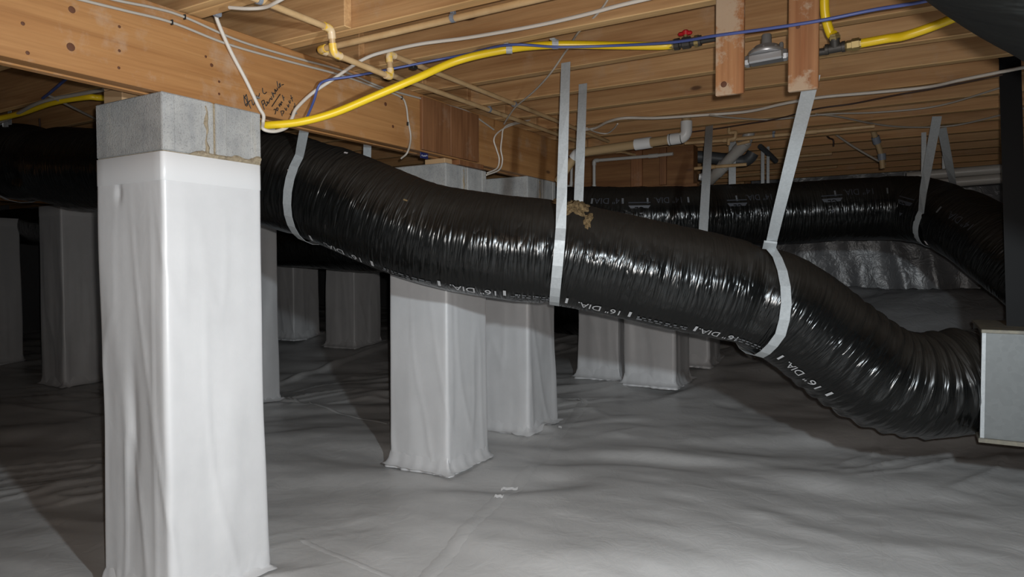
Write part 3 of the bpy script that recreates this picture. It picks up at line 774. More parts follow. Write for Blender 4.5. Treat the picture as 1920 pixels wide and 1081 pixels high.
for px in (1196, 1364, 1545, 1738):
    s0 = D2.s_at_px(px); a0 = math.radians(4)
    # triangle outline with rounded letters, printed upside down, and a bar
    tri = ([(-1, -.8, 0), (1, -.8, 0), (0, .8, 0)], [(0, 1, 2)])
    print_on(D2, 'logo_triangle', tri, s0, a0, 0.15, M['print_faint'], height=0.105, off=0.004)
    print_on(D2, 'logo_letters', cl, s0, a0+0.07, 0.065, M['duct'], height=0.05, off=0.0075)
    print_on(D2, 'logo_bar', RECT, s0, a0+0.33, 0.15, M['print_faint'], height=0.008, off=0.0045)
flatquad(D2, 'paper_tag', D2.s_at_px(1795), math.radians(-40), 0.012, 0.018, M['tag'], 0.008, 0.2)

# low duct far behind, between the first pier and the second
D3 = Duct([P(15, 424, 9.5), P(60, 424, 8.7), P(130, 428, 7.9), P(250, 436, 7.3), P(430, 448, 6.9), P(560, 456, 6.5), P(680, 462, 6.1), P(790, 458, 5.9)], [0.225]*10, 300, na=72, step=0.014)
D3.build('flexible_duct', 'low black flexible duct in the dark behind the tall white pier')
# duct lying at the back on the ground
D4 = Duct([V(-4.9, 8.2, 0.70), V(-4.2, 7.6, 0.66), V(-3.5, 7.2, 0.64), V(-2.9, 6.95, 0.64), V(-2.35, 6.9, 0.68)], [0.28]*6, 400, wr=2.2, na=72, step=0.012, pleats=((0, 1, 0.09, 0.014),))
D4.build('flexible_duct', 'black ribbed duct lying on the liner far behind the wrapped pier pair')
# near duct in the upper right corner, above the camera
D5 = Duct([P(1960, -560, 0.72), P(2020, -370, 0.85), P(2085, -262, 0.95), P(2180, -165, 1.05), P(2270, -50, 1.15), P(2380, 90, 1.3), P(2520, 250, 1.5)], [0.25]*10, 500, wr=0.3, na=112, step=0.007)

# ------------------------------------------------------------------ hanger straps
def strap_loop(d, s0, A1, A2, label, w_=0.046, a_front=20, a_back=160, ds=0.0, prof=None, lift=0.016):
    root = empty('hanger_strap', tuple(d.at(s0, -math.pi/2)))
    tdir = Vector([float(np.interp(s0, d.sv, d.t[:, k])) for k in range(3)])
    A1b = V(A1.x, A1.y-0.002, JZ-0.004) if A1.z > JZ+0.01 else A1.lerp(d.at(s0, math.radians(a_front), 0.006), 0.05)
    pts = [A1, A1b]+[A1b.lerp(d.at(s0, math.radians(a_front), 0.016), k) for k in (0.25, 0.5, 0.75)]
    arc = []
    a = a_front
    rr = float(np.interp(s0, d.sv, d.rad))
    ci = int(np.argmin(np.abs(d.sv-s0))); base = float(np.mean(d.disp[ci, :]))
    def sm(ang, s0):
        c = Vector([float(np.interp(s0, d.sv, d.c[:, k])) for k in range(3)]); b = Vector([float(np.interp(s0, d.sv, d.b[:, k])) for k in range(3)]); n = Vector([float(np.interp(s0, d.sv, d.n[:, k])) for k in range(3)])
        return c+(b*math.cos(ang)+n*math.sin(ang))*(rr+base+lift)
    for k in range(21):
        ang = a_front+(-(a_front)-(360-a_back))*k/20
        arc.append(sm(math.radians(ang), s0+(ds*k/20 if prof is None else float(np.interp(k/20, prof[0], prof[1])))))
    if A2 is None: A2 = arc[-1]+V(0.0, 0.02, 0.40)
    A2b = V(A2.x, A2.y-0.002, JZ-0.004) if A2.z > JZ+0.01 else arc[-1].lerp(A2, 0.95)
    pts += arc+[arc[-1].lerp(A2b, k) for k in (0.25, 0.5, 0.75)]+[A2b, A2]
    n0 = 5; n1 = 5; wdl = []
    xd = V(1, 0, 0) if tdir.x > 0 else V(-1, 0, 0)
    for i_ in range(len(pts)):
        k = max(0, 1-i_/n0, 1-(len(pts)-1-i_)/n1); k = min(1, k*1.5); wdl.append(xd*k+tdir*(1-k))
    m = MB(); m.ribbon(pts, wdl, w_, 0.0016)
    o = m.build('band', M['galv'], root, origin=root.location); o.location = (0, 0, 0)
    tag(root, label, 'strap', 'galvanized hanger straps'); root.pop('group') if False else None
    return root
hy = 2.840-0.0025
A1 = PY(1061, 117, hy); A2 = PY(1093, 157, 3.244-0.0025)
st2 = strap_loop(D1, s_strap2, A1, A2, 'galvanized strap slung under the middle of the sagging duct, beside torn insulation', a_front=25, a_back=125, ds=0.07)
st1 = strap_loop(D1, s_strap1, PX(574, 225, BEAMX-0.118), None, 'galvanized strap round the black duct close behind the tall white pier', a_front=35, a_back=125, ds=0.15)
PB2 = PY(1505, 60, 2.380)
st3 = strap_loop(D1, s_strap3, PY(1524, 140, 2.414), PY(1330, 236, 4.439), 'galvanized strap with a folded clip, hung behind the hanging plank', a_front=62, a_back=115, prof=([0, .12, .3, .45, .6, 1.0], [0, .05, .145, .17, .10, -.23]), lift=0.028)
q = PY(1524, 140, 2.414).lerp(D1.at(s_strap3, math.radians(62), 0.006), 0.955)
m = MB(); td = Vector([float(np.interp(s_strap3, D1.sv, D1.t[:, k])) for k in range(3)])
ax = (D1.at(s_strap3, math.radians(62))-PY(1524, 140, 2.414)).normalized()
m.ribbon([q-ax*0.03, q+ax*0.025], td, 0.056, 0.010); o = m.build('clip', M['galv'], st3, origin=st3.location); o.location = (0, 0, 0)
st5 = strap_loop(D2, s5, PY(1757, 218, 4.837), PY(1766, 240, 5.236), 'bright galvanized strap pinching the 14 inch duct where it bends down', a_front=10, a_back=150, w_=0.05, ds=-0.16)
# strap on the far left part of the main duct
sL = D1.s_at_px(40)
strap_loop(D1, sL, D1.at(sL, math.radians(60))+V(0.1, 0, 0.45), D1.at(sL, math.radians(120))+V(-0.1, 0, 0.45), 'galvanized strap round the pinched duct left of the tall white pier', a_front=60, a_back=120)
# small hangers at the back
for (px, y0, y1, Y, wpx, l) in ((1373, 280, 345, 5.2, 13, 'dull steel strap hanging beside the slanted white drain pipe'), (1430, 285, 345, 5.55, 6, 'thin perforated hanger strap above the 14 inch duct, left of two'), (1440, 300, 345, 5.58, 5, 'thin perforated hanger strap above the 14 inch duct, right of two'), (1732, 263, 330, 5.55, 8, 'thin perforated hanger strap beside the bright strap at the bend'), (1770, 300, 322, 5.9, 6, 'short perforated hanger strap over the pale pipes')):
    a, b_ = PY(px, y0, Y), PY(px, y1, Y); a.z = JZ+0.01
    ww = wpx/FPX*(a-CAM).dot(FW)
    m = MB(); m.ribbon([a, b_], (1, 0, 0), ww, 0.0015)
    for k in range(1, 6):
        c = a.lerp(b_, k/6); m.cyl(c+V(0, -0.004, 0), c+V(0, 0.002, 0), ww*0.16, n=8)
    tag(m.build('thin_strap', M['galv'], None, origin=b_), l, 'strap')

# ------------------------------------------------------------------ hanging planks
def plank(px0, px1, pyb, Y, label, knots):
    a, b_ = PY(px0, pyb, Y), PY(px1, pyb-3, Y)
    root = empty('hanging_plank', (0.5*(a.x+b_.x), Y, 0.5*(a.z+b_.z)))
    m = MB(); m.box((a.x, Y, root.location.z), (b_.x, Y+0.019, CEILZ-0.012), 0.0025)
    o = m.build('board', M['plank'], root, origin=root.location); o.location = (0, 0, 0)
    for (kx, ky, r) in knots:
        q = PY(kx, ky, Y); mm = MB(); mm.lathe(q-root.location+V(0, 0.0005, 0), (0, -1, 0), [(0, r), (0.0018, r*0.92), (0.0022, r*0.4)], 14)
        mm.build('knot', M['knot'], root)
    tag(root, label, 'plank'); return root
plank(1341, 1394, 178, 2.362, 'hanging plank with a round knot, between the red valve and the regulator', ((1357, 158, .0105),))
plank(1477, 1534, 170, 2.362, 'stained hanging plank between the gas regulator and the brass tee', ((1496, 50, .007),))

# ------------------------------------------------------------------ gas line
def thing_tube(name, pts, r, mt, label, cat, n=10, sm=8, smooth=True):
    m = MB(); m.tube(crom(pts, sm) if sm else pts, r, n)
    return tag(shade_auto(m.build(name, mt, None, origin=pts[len(pts)//2]), 50), label, cat)
yz = [PX(470, 236, BEAMX-0.10), PX(497, 235, BEAMX-0.02), PX(560, 229, -2.16), PX(625, 212, -2.06), PX(700, 181, -1.93), PX(780, 147, -1.78), PX(860, 113, -1.61), PZ(955, 92, 2.02), PZ(1040, 84, 2.02), PZ(1150, 85, 2.015), PZ(1235, 86, 2.01), PZ(1262, 84, 2.01)]
gl = empty('gas_line', yz[7])
m = MB(); m.tube(crom(yz, 10), 0.0155, 14); o = shade_auto(m.build('yellow_tubing', M['yellow'], gl, origin=gl.location), 60); o.location = (0, 0, 0)
for (px, py, X) in ((955, 92, 2.02), (1041, 83, 2.02)):
    q = PZ(px, py, X); m = MB(); m.cyl(q-V(0.011, 0.006, 0), q+V(0.011, 0.006, 0), 0.0185, n=14); m.box(q+V(-0.011, -0.028, 0.012), q+V(0.011, 0.028, 0.0175), 0.001)
    o = m.build('pipe_clamp', M['galv'], gl, origin=gl.location); o.location = (0, 0, 0)
q = PX(509, 236, BEAMX-0.01); m = MB(); m.cyl(q-V(0.004, 0.010, -0.001), q+V(0.004, 0.010, -0.001), 0.019, n=14); o = m.build('pipe_clamp', M['clip'], gl, origin=gl.location); o.location = (0, 0, 0)
tag(gl, 'yellow gas tubing curving from behind the tall pier up to the red valve', 'gas pipe')
# ball valve
a = yz[-1]; dv = (PY(1338, 72, a.y+0.0)-a).normalized()
vl = empty('gas_valve', a)
def loc(m, name, mt, root, smooth=False):
    o = m.build(name, mt, root, origin=root.location, smooth=smooth); o.location = (0, 0, 0); 
    if smooth: shade_auto(o, 40)
    return o
m = MB(); m.lathe(a-dv*0.02, dv, [(0, 0.018), (0.02, 0.018)], 6); m.lathe(a, dv, [(0, 0.021), (0.006, 0.021)], 8); loc(m, 'brass_nut', M['brass'], vl)
m = MB(); m.lathe(a+dv*0.006, dv, [(0, 0.023), (0.02, 0.024), (0.022, 0.017), (0.03, 0.017), (0.034, 0.024), (0.062, 0.024), (0.066, 0.017), (0.09, 0.017), (0.092, 0.021), (0.105, 0.021)], 8); loc(m, 'valve_body', M['iron'], vl)
m = MB(); m.lathe(a+dv*0.086, dv, [(0, 0.0225), (0.016, 0.0225)], 6); loc(m, 'brass_nut', M['brass'], vl); m = MB(); m.cyl(a+dv*0.05, a+dv*0.05+V(0, 0, 0.036), 0.008); loc(m, 'valve_stem', M['brass'], vl)
m = MB(); c = a+dv*0.05+V(0, 0, 0.036)
m.box((-0.030, -0.008, -0.007), (0.026, 0.008, 0.008), 0.005, Matrix.Translation(c) @ Vector((1, 0, 0)).rotation_difference(dv).to_matrix().to_4x4()); m.lathe(c-V(0, 0, .006), (0, 0, 1), [(0, .012), (.014, .014), (.019, .009)], 12); loc(m, 'red_handle', M['red'], vl, True)
tag(vl, 'gas shut-off valve with red handle at the end of the yellow tubing', 'valve')
# black iron pipe behind the planks
e0 = a+dv*0.105; e1 = PY(1566, 92, e0.y+0.012)
RG = PY(1437, 106, e0.y+0.006)
ip = [e0, e0+dv*0.1, RG+V(-0.075, 0, -0.004), RG+V(0.075, 0, -0.004), PY(1535, 97, RG.y), PY(1552, 95, RG.y)]
m = MB(); m.tube([e0-dv*0.004, e0+dv*0.12, ip[2]+V(-0.03, 0, 0), ip[2]], 0.0125, 12); tag(shade_auto(m.build('iron_pipe', M['iron'], None, origin=e0)), 'black iron pipe from the red valve running behind the knotted plank', 'pipe')
tdx = (PY(1600, 86, RG.y)-PY(1545, 96, RG.y)).normalized()
m = MB(); m.tube([ip[3], ip[3]+V(0.03, 0, 0), PY(1545, 96, RG.y)-tdx*0.02, PY(1548, 96, RG.y)], 0.0125, 12); tag(shade_auto(m.build('iron_pipe', M['iron'], None, origin=ip[3])), 'black iron pipe between regulator and brass tee behind the stained plank', 'pipe')
# regulator
rg = empty('gas_regulator', RG)
ux = tdx
m = MB(); m.box((-0.062, -0.030, -0.022), (0.062, 0.030, 0.010), 0.006, Matrix.Translation(RG) @ Vector((1, 0, 0)).rotation_difference(ux).to_matrix().to_4x4()); loc(m, 'lower_body', M['alum'], rg)
for s_ in (-1, 1): m = MB(); m.lathe(RG+ux*(s_*0.060)-V(0, 0, 0.006), ux*s_, [(0, 0.023), (0.012, 0.023), (0.013, 0.019), (0.024, 0.019)], 8); loc(m, 'port_boss', M['alum'], rg)
m = MB(); m.lathe(RG+V(0, 0, 0.008), (0, 0, 1), [(0, 0.062), (0.006, 0.064), (0.012, 0.062), (0.016, 0.050), (0.030, 0.042), (0.034, 0.030)], 28); loc(m, 'diaphragm_housing', M['alum'], rg, True)
m = MB(); m.lathe(RG+V(0, 0, 0.040), (0, 0, 1), [(0, 0.019), (0.036, 0.0175), (0.041, 0.015)], 20); loc(m, 'spring_cap', M['greycap'], rg, True)
m = MB(); m.lathe(RG+ux*0.052+V(0, 0, 0.02), (0, 0, 1), [(0, 0.008), (0.018, 0.008), (0.022, 0.005)], 10); loc(m, 'vent', M['greycap'], rg, True)
for k in range(8):
    g = k*math.pi/4; m = MB(); m.cyl(RG+V(0.055*math.cos(g), 0.055*math.sin(g), 0.016), RG+V(0.055*math.cos(g), 0.055*math.sin(g), 0.026), 0.0042, n=6); loc(m, 'screw', M['alum'], rg)
tag(rg, 'grey cast gas regulator between the two hanging planks', 'regulator')
# brass tee with two yellow lines
TE = PY(1566, 90, RG.y); te = empty('gas_tee', TE)
m = MB(); m.lathe(TE-tdx*0.032, tdx, [(0, 0.019), (0.010, 0.019), (0.011, 0.0165), (0.052, 0.0165), (0.053, 0.019), (0.064, 0.019)], 14)
upd = (PY(1562, 40, RG.y-0.04)-TE).normalized(); m.lathe(TE, upd, [(0, 0.0165), (0.026, 0.0165), (0.027, 0.019), (0.034, 0.019)], 14); loc(m, 'tee_body', M['iron'], te, True)
m = MB(); m.lathe(TE+tdx*0.032, tdx, [(0.0, 0.0145), (0.006, 0.0175), (0.020, 0.0175), (0.021, 0.021), (0.044, 0.021), (0.045, 0.017), (0.05, 0.017)], 6); loc(m, 'brass_nut', M['brass'], te)
m = MB(); m.lathe(TE+upd*0.030, upd, [(0, 0.020), (0.012, 0.020), (0.013, 0.017), (0.02, 0.017)], 6); loc(m, 'brass_nut', M['brass'], te)
tag(te, 'dark gas tee with brass nuts right of the stained plank', 'fitting')
thing_tube('gas_line', [TE+upd*0.045, PY(1557, 62, RG.y-0.015), PY(1547, 25, RG.y-0.04), PY(1546, -30, RG.y-0.06), PY(1548, -110, RG.y-0.06)], 0.0155, M['yellow'], 'yellow gas tube rising from the tee beside the stained plank', 'gas pipe', 14)
thing_tube('gas_line', [TE+tdx*0.078, TE+tdx*0.16, PY(1700, 66, RG.y+0.02), PY(1768, 42, RG.y+0.02), PY(1850, 5, RG.y+0.02), PY(1960, -60, RG.y+0.02)], 0.0150, M['yellow'], 'yellow gas tube leaving the tee towards the near black duct', 'gas pipe', 14)

# ------------------------------------------------------------------ blue tubing and cables
thing_tube('blue_tubing', [PX(572, 228, -2.18), PX(588, 190, -2.20), PX(598, 160, -2.19), PX(615, 150, -2.15), PX(660, 143, -2.08), PX(735, 129, -1.97), PX(800, 116, -1.85), PX(870, 102, -1.69), PZ(953, 84, 1.996), PZ(1050, 88, 1.990), PZ(1160, 85, 1.985), PY(1262, 79, 2.436), PY(1340, 67, 2.339), PY(1430, 55, 2.323), PY(1535, 39, 2.317), PY(1640, 18, 2.317), PY(1745, 0, 2.285), PY(1900, -40, 2.263)], 0.0052, M['blue'], 'thin blue tubing running along the yellow gas line and across the planks', 'tubing', 8)
cx = BEAMX+0.006
thing_tube('electric_cable', [PX(60, -25, cx), PX(150, -1, cx), PX(235, 20, cx), PX(322, 42, cx), PX(425, 82, cx), PX(530, 112, cx), PX(640, 141, cx), PX(700, 162, cx), PX(750, 181, cx), PX(761, 197, cx), PX(765, 225, cx), PX(770, 258, cx), PX(764, 285, cx+.01), PX(752, 297, cx-0.03)], 0.0048, M['romex_grey'], 'lower pale cable stapled along the girder, dropping down over the splice', 'cable', 8)
thing_tube('electric_cable', [PX(140, -22, cx), PX(212, -1, cx), PX(290, 15, cx), PX(346, 32, cx), PX(450, 77, cx), PX(560, 110, cx), PX(640, 132, cx), PX(720, 165, cx), PX(795, 186, cx), PX(872, 207, cx), PX(905, 228, cx), PX(926, 243, cx)], 0.0048, M['romex_grey'], 'upper pale cable stapled along the top of the girder', 'cable', 8)
c1 = [PX(404, 20, BEAMX+0.05), PX(408, 40, BEAMX+0.03), PX(432, 95, BEAMX+0.014), PX(462, 152, BEAMX+0.008), PX(485, 200, BEAMX+0.008), PX(494, 216, BEAMX+0.008), PX(493, 230, BEAMX+0.0), PX(494, 242, BEAMX+0.02), PX(515, 246, BEAMX+0.03), PX(538, 238, BEAMX+0.03), PX(548, 220, BEAMX+0.025), PX(556, 203, BEAMX+0.02), PX(585, 175, BEAMX+0.03), PX(625, 148, BEAMX+0.08), PX(660, 124, -2.07), PX(690, 107, -1.99), PX(725, 96, -1.90), PZ(790, 82, 2.030), PZ(880, 70, 2.030), PZ(1000, 49, 2.030), PZ(1090, 29, 2.030), PZ(1170, 8, 2.030), PZ(1300, -22, 2.030)]
thing_tube('electric_cable', c1, 0.0072, M['romex'], 'thick white cable looping past the tall pier and up across the joists', 'cable', 10)
m = MB(); q = PX(408, 24, BEAMX+0.05); m.box(q-V(0.012, 0.016, 0.014), q+V(0.012, 0.012, 0.014), 0.004); m.box(q+V(-0.012, 0.006, 0.005), q+V(0.012, 0.016, 0.03), 0.003)
tag(m.build('cable_clip', M['clip'], None, origin=q), 'blue-grey clip holding the white cable above the girder', 'clip')
thing_tube('electric_cable', [PX(430, 14, -2.02), PX(462, 16, -1.95), PX(495, 14, -1.88), PX(520, 3, -1.80), PX(560, -20, -1.7)], 0.0062, M['romex'], 'short white cable passing the pipe clamp at the top of the girder', 'cable', 8)
thing_tube('electric_cable', [PY(1150, -25, 2.371), PY(1138, 2, 2.371), PY(1118, 28, 2.371), PY(1085, 60, 2.479), PY(1068, 86, 2.641), PY(1058, 100, 2.749), PY(1030, 140, 2.824), PY(1000, 172, 2.964), PY(968, 199, 3.126), PY(955, 216, 3.234), PY(945, 232, 3.341)], 0.0042, M['romex_grey'], 'thin grey wire running down from the top past the yellow tubing', 'cable', 8)
# loops at the girder end
for (k, pts, l) in ((0, [(985, 228), (955, 236), (934, 248), (926, 262), (931, 280), (936, 298), (932, 315), (914, 324)], 'left white cable looping down at the girder end, above the piers'), (1, [(1015, 222), (965, 230), (945, 240), (941, 260), (939, 280), (942, 300), (936, 318), (912, 328)], 'right white cable looping down at the girder end, above the piers')):
    thing_tube('electric_cable', [PX(x, y, cx+0.004+0.004*k) for x, y in pts], 0.0048, M['romex'], l, 'cable', 8)
for (px, py, X, nm) in ((322, 42, cx, 0), (346, 32, cx, 1), (753, 183, cx, 0), (764, 232, cx, 0)):
    q = PX(px, py, X); m = MB(); m.box(q-V(0.004, 0.0025, 0.009), q+V(0.0065, 0.0025, 0.009), 0.001)
    o = m.build('staple', M['black'], None, origin=q); par = bpy.data.objects['electric_cable' if nm == 0 else 'electric_cable.001']; o.parent = par; o.location = q-par.location
for (px, py) in ((482, 183), (552, 212)):
    q = PX(px, py, BEAMX+0.010); m = MB(); m.box(q-V(0.006, 0.009, 0.003), q+V(0.008, 0.009, 0.003), 0.001)
    o = m.build('staple', M['greycap'], None, origin=q); par = bpy.data.objects['electric_cable.002']; o.parent = par; o.location = q-par.location
# long runs across the bays on the right
thing_tube('electric_cable', [PZ(1085, 244, 2.028), PZ(1115, 240, 2.028), PZ(1140, 228, 2.028), PZ(1172, 221, 2.028), PZ(1230, 221, 2.028), PZ(1310, 216, 2.028), PZ(1400, 209, 2.028), PZ(1470, 194, 2.028), PZ(1540, 182, 2.028), PZ(1640, 173, 2.028), PZ(1740, 163, 2.028), PZ(1800, 150, 2.028), PZ(1870, 136, 2.028), PZ(1960, 118, 2.028)], 0.0085, M['romex'], 'long white cable sagging across the joists behind the straps', 'cable', 8)
thing_tube('electric_cable', [PZ(1330, 216, 2.018), PZ(1380, 221, 2.018), PZ(1440, 224, 2.018), PZ(1500, 219, 2.018), PZ(1560, 213, 2.018), PZ(1650, 170+40, 2.018), PZ(1760, 168+30, 2.018), PZ(1890, 160, 2.018)], 0.005, M['romex_grey'], 'thin pale cable hanging just below the long white cable', 'cable', 8)
thing_tube('electric_cable', [PZ(1100, 240, 2.02), PZ(1120, 248, 2.02), PZ(1138, 250, 2.02), PZ(1150, 242, 2.02), PZ(1158, 232, 2.02)], 0.005, M['romex'], 'short white cable loop beside the back strap', 'cable', 8)
thing_tube('electric_cable', [PZ(1290, 248, 2.012), PZ(1350, 240, 2.012), PZ(1400, 232, 2.012), PZ(1460, 222, 2.012), PZ(1530, 204, 2.012), PZ(1600, 194, 2.012), PZ(1680, 178, 2.012), PZ(1750, 166, 2.012), PZ(1880, 140, 2.012)], 0.0042, M['wire_dark'], 'thin dark red wire under the long white cable', 'wire', 8)
thing_tube('electric_cable', [PZ(1530, 214, 2.02), PZ(1570, 218, 2.02), PZ(1640, 232, 2.02), PZ(1700, 238, 2.02), PZ(1780, 236, 2.02), PZ(1850, 222, 2.02), PZ(1930, 200, 2.02)], 0.0055, M['romex_grey'], 'grey cable drooping past the bright strap', 'cable', 8)
thing_tube('electric_cable', [PY(1522, 196, 4.796), PY(1530, 212, 4.958), PY(1550, 238, 5.281), PY(1590, 268, 5.509), PY(1630, 292, 5.629), PY(1660, 308, 5.689)], 0.0075, M['romex_grey'], 'grey cable slanting down towards the top of the 14 inch duct', 'cable', 8)
thing_tube('electric_cable', [PY(1522, 200, 4.958), PY(1535, 228, 5.228), PY(1552, 256, 5.449), PY(1562, 262, 5.509), PY(1563, 274, 5.509)], 0.006, M['wire_dark'], 'dark wire with a hooked end hanging among the far joists', 'wire', 8)

# ------------------------------------------------------------------ cream water pipes
def rigid(name, pts, r, mt, fit, label, fr=0.024, elbows=None, couplings=(), clamps=()):
    root = empty(name, pts[len(pts)//2])
    m = MB(); m.tube(fillet(pts, fr, 6), r, 14); o = shade_auto(m.build('pipe_run', mt, root, origin=root.location), 60); o.location = (0, 0, 0)
    for i in range(1, len(pts)-1):
        a, b, c = V(*pts[i-1]), V(*pts[i]), V(*pts[i+1]); u, v = (a-b).normalized(), (c-b).normalized()
        k = min(0.036, (a-b).length*0.48); k2 = min(0.036, (c-b).length*0.48)
        m = MB(); m.tube(fillet([b+u*k, b, b+v*k2], fr, 8), r*1.28, 14); o = shade_auto(m.build('elbow', fit, root, origin=root.location), 60); o.location = (0, 0, 0)
    for (a, b) in couplings:
        m = MB(); m.tube([a, b], r*1.22, 16); o = shade_auto(m.build('coupling', fit, root, origin=root.location), 60); o.location = (0, 0, 0)
    for (q, ax) in clamps:
        q = V(*q); ax = V(*ax).normalized(); m = MB(); m.cyl(q-ax*0.007, q+ax*0.007, r*1.3, n=14); m.box(q+V(-0.008, -0.008, r), q+V(0.008, 0.008, r+0.012), 0.001)
        o = m.build('pipe_clamp', M['clip'], root, origin=root.location); o.location = (0, 0, 0)
    tag(root, label, 'pipe'); return root
XA = -1.908; rA = 0.0118; zA = JZ-0.0145
rigid('water_pipe', [V(XA+.01, 0.2, zA), V(XA+.01, PX(617, 57, XA).y, zA), V(XA+.005, PX(624, 112, XA).y, 1.940), V(XA, PX(733, 143, XA).y, 1.929), V(XA-0.005, PX(731, 110, XA).y, zA), V(XA-0.01, 4.6, zA)], rA, M['cpvc'], M['cpvc_fit'], 'cream water pipe with a dropped jog and yellow cemented elbows', clamps=((V(XA+.01, PX(482, 10, XA).y, zA), (0, 1, 0)), (V(XA-.01, PX(967, 197, XA).y, zA), (0, 1, 0))))
XB = -2.105; YB = 2.032
rigid('water_pipe', [V(0.6, YB-0.02, zA-0.004), V(XB, YB, zA-0.006), V(XB, 4.5, zA)], 0.0125, M['cpvc'], M['cpvc_fit'], 'cream water pipe turning a right angle between two joists', clamps=((V(PY(852, 30, YB).x, YB-.008, zA-.004), (1, 0, 0)), (V(XB, PX(917, 204, XB).y, zA), (0, 1, 0))))
q = PX(775, 126, XA-0.006); m = MB(); m.box(q-V(0.012, 0.016, 0.008), q+V(0.014, 0.016, 0.007), 0.003); tag(m.build('cable_clip', M['black'], None, origin=q), 'small black clip under the cream water pipe after the jog', 'clip')

# drain pipe with white fittings
YD = 4.37
d0, d1, d2, d3 = V(*PY(1291, 208, YD)), V(*PY(1287, 257, YD)), V(*PY(1082, 287, YD)), V(*PY(1046, 340, YD+0.02))
d0 = V(d1.x, YD, JZ+0.1); 
dr = empty('drain_pipe', d1)
m = MB(); m.tube(fillet([d0, d1, d2, d3], 0.085, 8), 0.030, 18); loc(m, 'pipe_run', M['pvc_tan'], dr, True)
u1 = (d2-d1).normalized(); u2 = (d3-d2).normalized()
m = MB(); m.tube(fillet([d1+V(0, 0, 0.10), d1, d1+u1*0.115], 0.085, 10), 0.0365, 18); loc(m, 'white_elbow', M['pvc_white'], dr, True)
cp = PY(1206, 269, YD); m = MB(); m.tube([d1+u1*((cp-d1).length-0.055), d1+u1*((cp-d1).length+0.055)], 0.0375, 18); loc(m, 'white_coupling', M['pvc_white'], dr, True)
m = MB(); m.tube(fillet([d2-u1*0.045, d2, d2+u2*0.045], 0.03, 8), 0.0365, 18); loc(m, 'white_elbow', M['pvc_white'], dr, True)
for k in (0.028, 0.10): m = MB(); m.tube([d1+u1*k, d1+u1*(k+0.004)], 0.0372, 18); loc(m, 'black_ring', M['black'], dr, True)
tag(dr, 'tan drain pipe with white elbow and coupling under the joists', 'pipe')
# slanted grey-white drain further back
a, b_ = PY(1402, 262, 5.087), PY(1318, 352, 5.335); u = (b_-a).normalized(); dr2 = empty('drain_pipe', b_)
m = MB(); m.tube(fillet([V(a.x+.02, a.y, JZ+0.1), a, b_], 0.05, 6), 0.040, 18); loc(m, 'pipe_run', M['pvc_grey'], dr2, True)
for (s0, s1) in ((0.02, 0.12), (0.28, 0.36)): m = MB(); m.tube([a+u*s0, a+u*s1], 0.046, 18); loc(m, 'coupling', M['pvc_grey'], dr2, True)
q = PY(1322, 332, 5.228); m = MB(); m.lathe(q, (-1, -0.3, 0.1), [(0, 0.03), (0.03, 0.03), (0.032, 0.024), (0.045, 0.024)], 14); m.tube([q, q+(b_-q)*0.7], 0.02, 12); loc(m, 'cleanout_cap', M['pvc_white'], dr2, True)
tag(dr2, 'slanted grey-white drain pipe behind the two straps', 'pipe')
# cream pipes at the back
Yp = 4.80
rigid('water_pipe', [PY(1284, 268, Yp), PY(1366, 262, Yp), PY(1520, 247, Yp), PY(1640, 236, Yp)], 0.0125, M['cpvc'], M['cpvc'], 'cream water pipe along a far joist with a zigzag riser', couplings=((PY(1360, 262, Yp), PY(1368, 262, Yp)),), clamps=((PY(1451, 253, Yp), (1, 0, 0)),))
rigid('water_pipe', [PY(1367, 236, Yp-0.03), PY(1367, 249, Yp-0.03), PY(1380, 247, Yp-0.03), PY(1378, 259, Yp-0.03), PY(1366, 261, Yp-.03), PY(1366, 272, Yp-0.03)], 0.010, M['cpvc'], M['cpvc'], 'small cream zigzag riser in front of the far water pipe', fr=0.01)
rigid('water_pipe', [PY(1382, 270, 5.023), PY(1406, 264, 5.023)], 0.012, M['cpvc'], M['cpvc'], 'short capped cream pipe stub by the slanted drain')
rigid('water_pipe', [V(PY(1400, 306, 6.06).x, 6.06, 2.029), V(PY(1450, 302, 6.06).x, 6.06, 2.029), V(PY(1560, 293, 6.06).x, 6.06, 2.029)], 0.012, M['cpvc'], M['cpvc'], 'dim cream pipe along a joist above the 14 inch duct')
rigid('water_pipe', [V(-1.46, 5.13, PY(1300, 316, 5.13).z), PY(1332, 313, 5.13), PY(1400, 308, 5.13)], 0.012, M['cpvc'], M['cpvc'], 'dim cream pipe behind the slanted drain pipe')
rigid('water_pipe', [PZ(1350, 333, 2.026), PZ(1430, 325, 2.026), PZ(1570, 312, 2.026)], 0.010, M['cpvc'], M['cpvc'], 'faint thin pipe along the furthest joists')
Yh = 5.03
rigid('water_pipe', [PY(1092, 359, Yh-0.02), PY(1114, 355, Yh-.02), PY(1114, 301, Yh-.02), PY(1225, 292, Yh-.02), PY(1262, 288, Yh-.02)], 0.0125, M['pvc_grey'], M['pvc_grey'], 'cream pipe bent down over the dark header timber')
rigid('water_pipe', [PY(1056, 351, Yh-.06), PY(1071, 349, Yh-.06), PY(1072, 300, Yh-.06)], 0.0115, M['pvc_grey'], M['pvc_grey'], 'short pale pipe hooked down between the two duct straps')
rigid('water_pipe', [PY(1100, 291, 4.850), PY(1164, 283, 4.850), PY(1222, 299, 5.368)], 0.011, M['cpvc'], M['cpvc'], 'cream pipe angling back beneath the tan drain pipe')
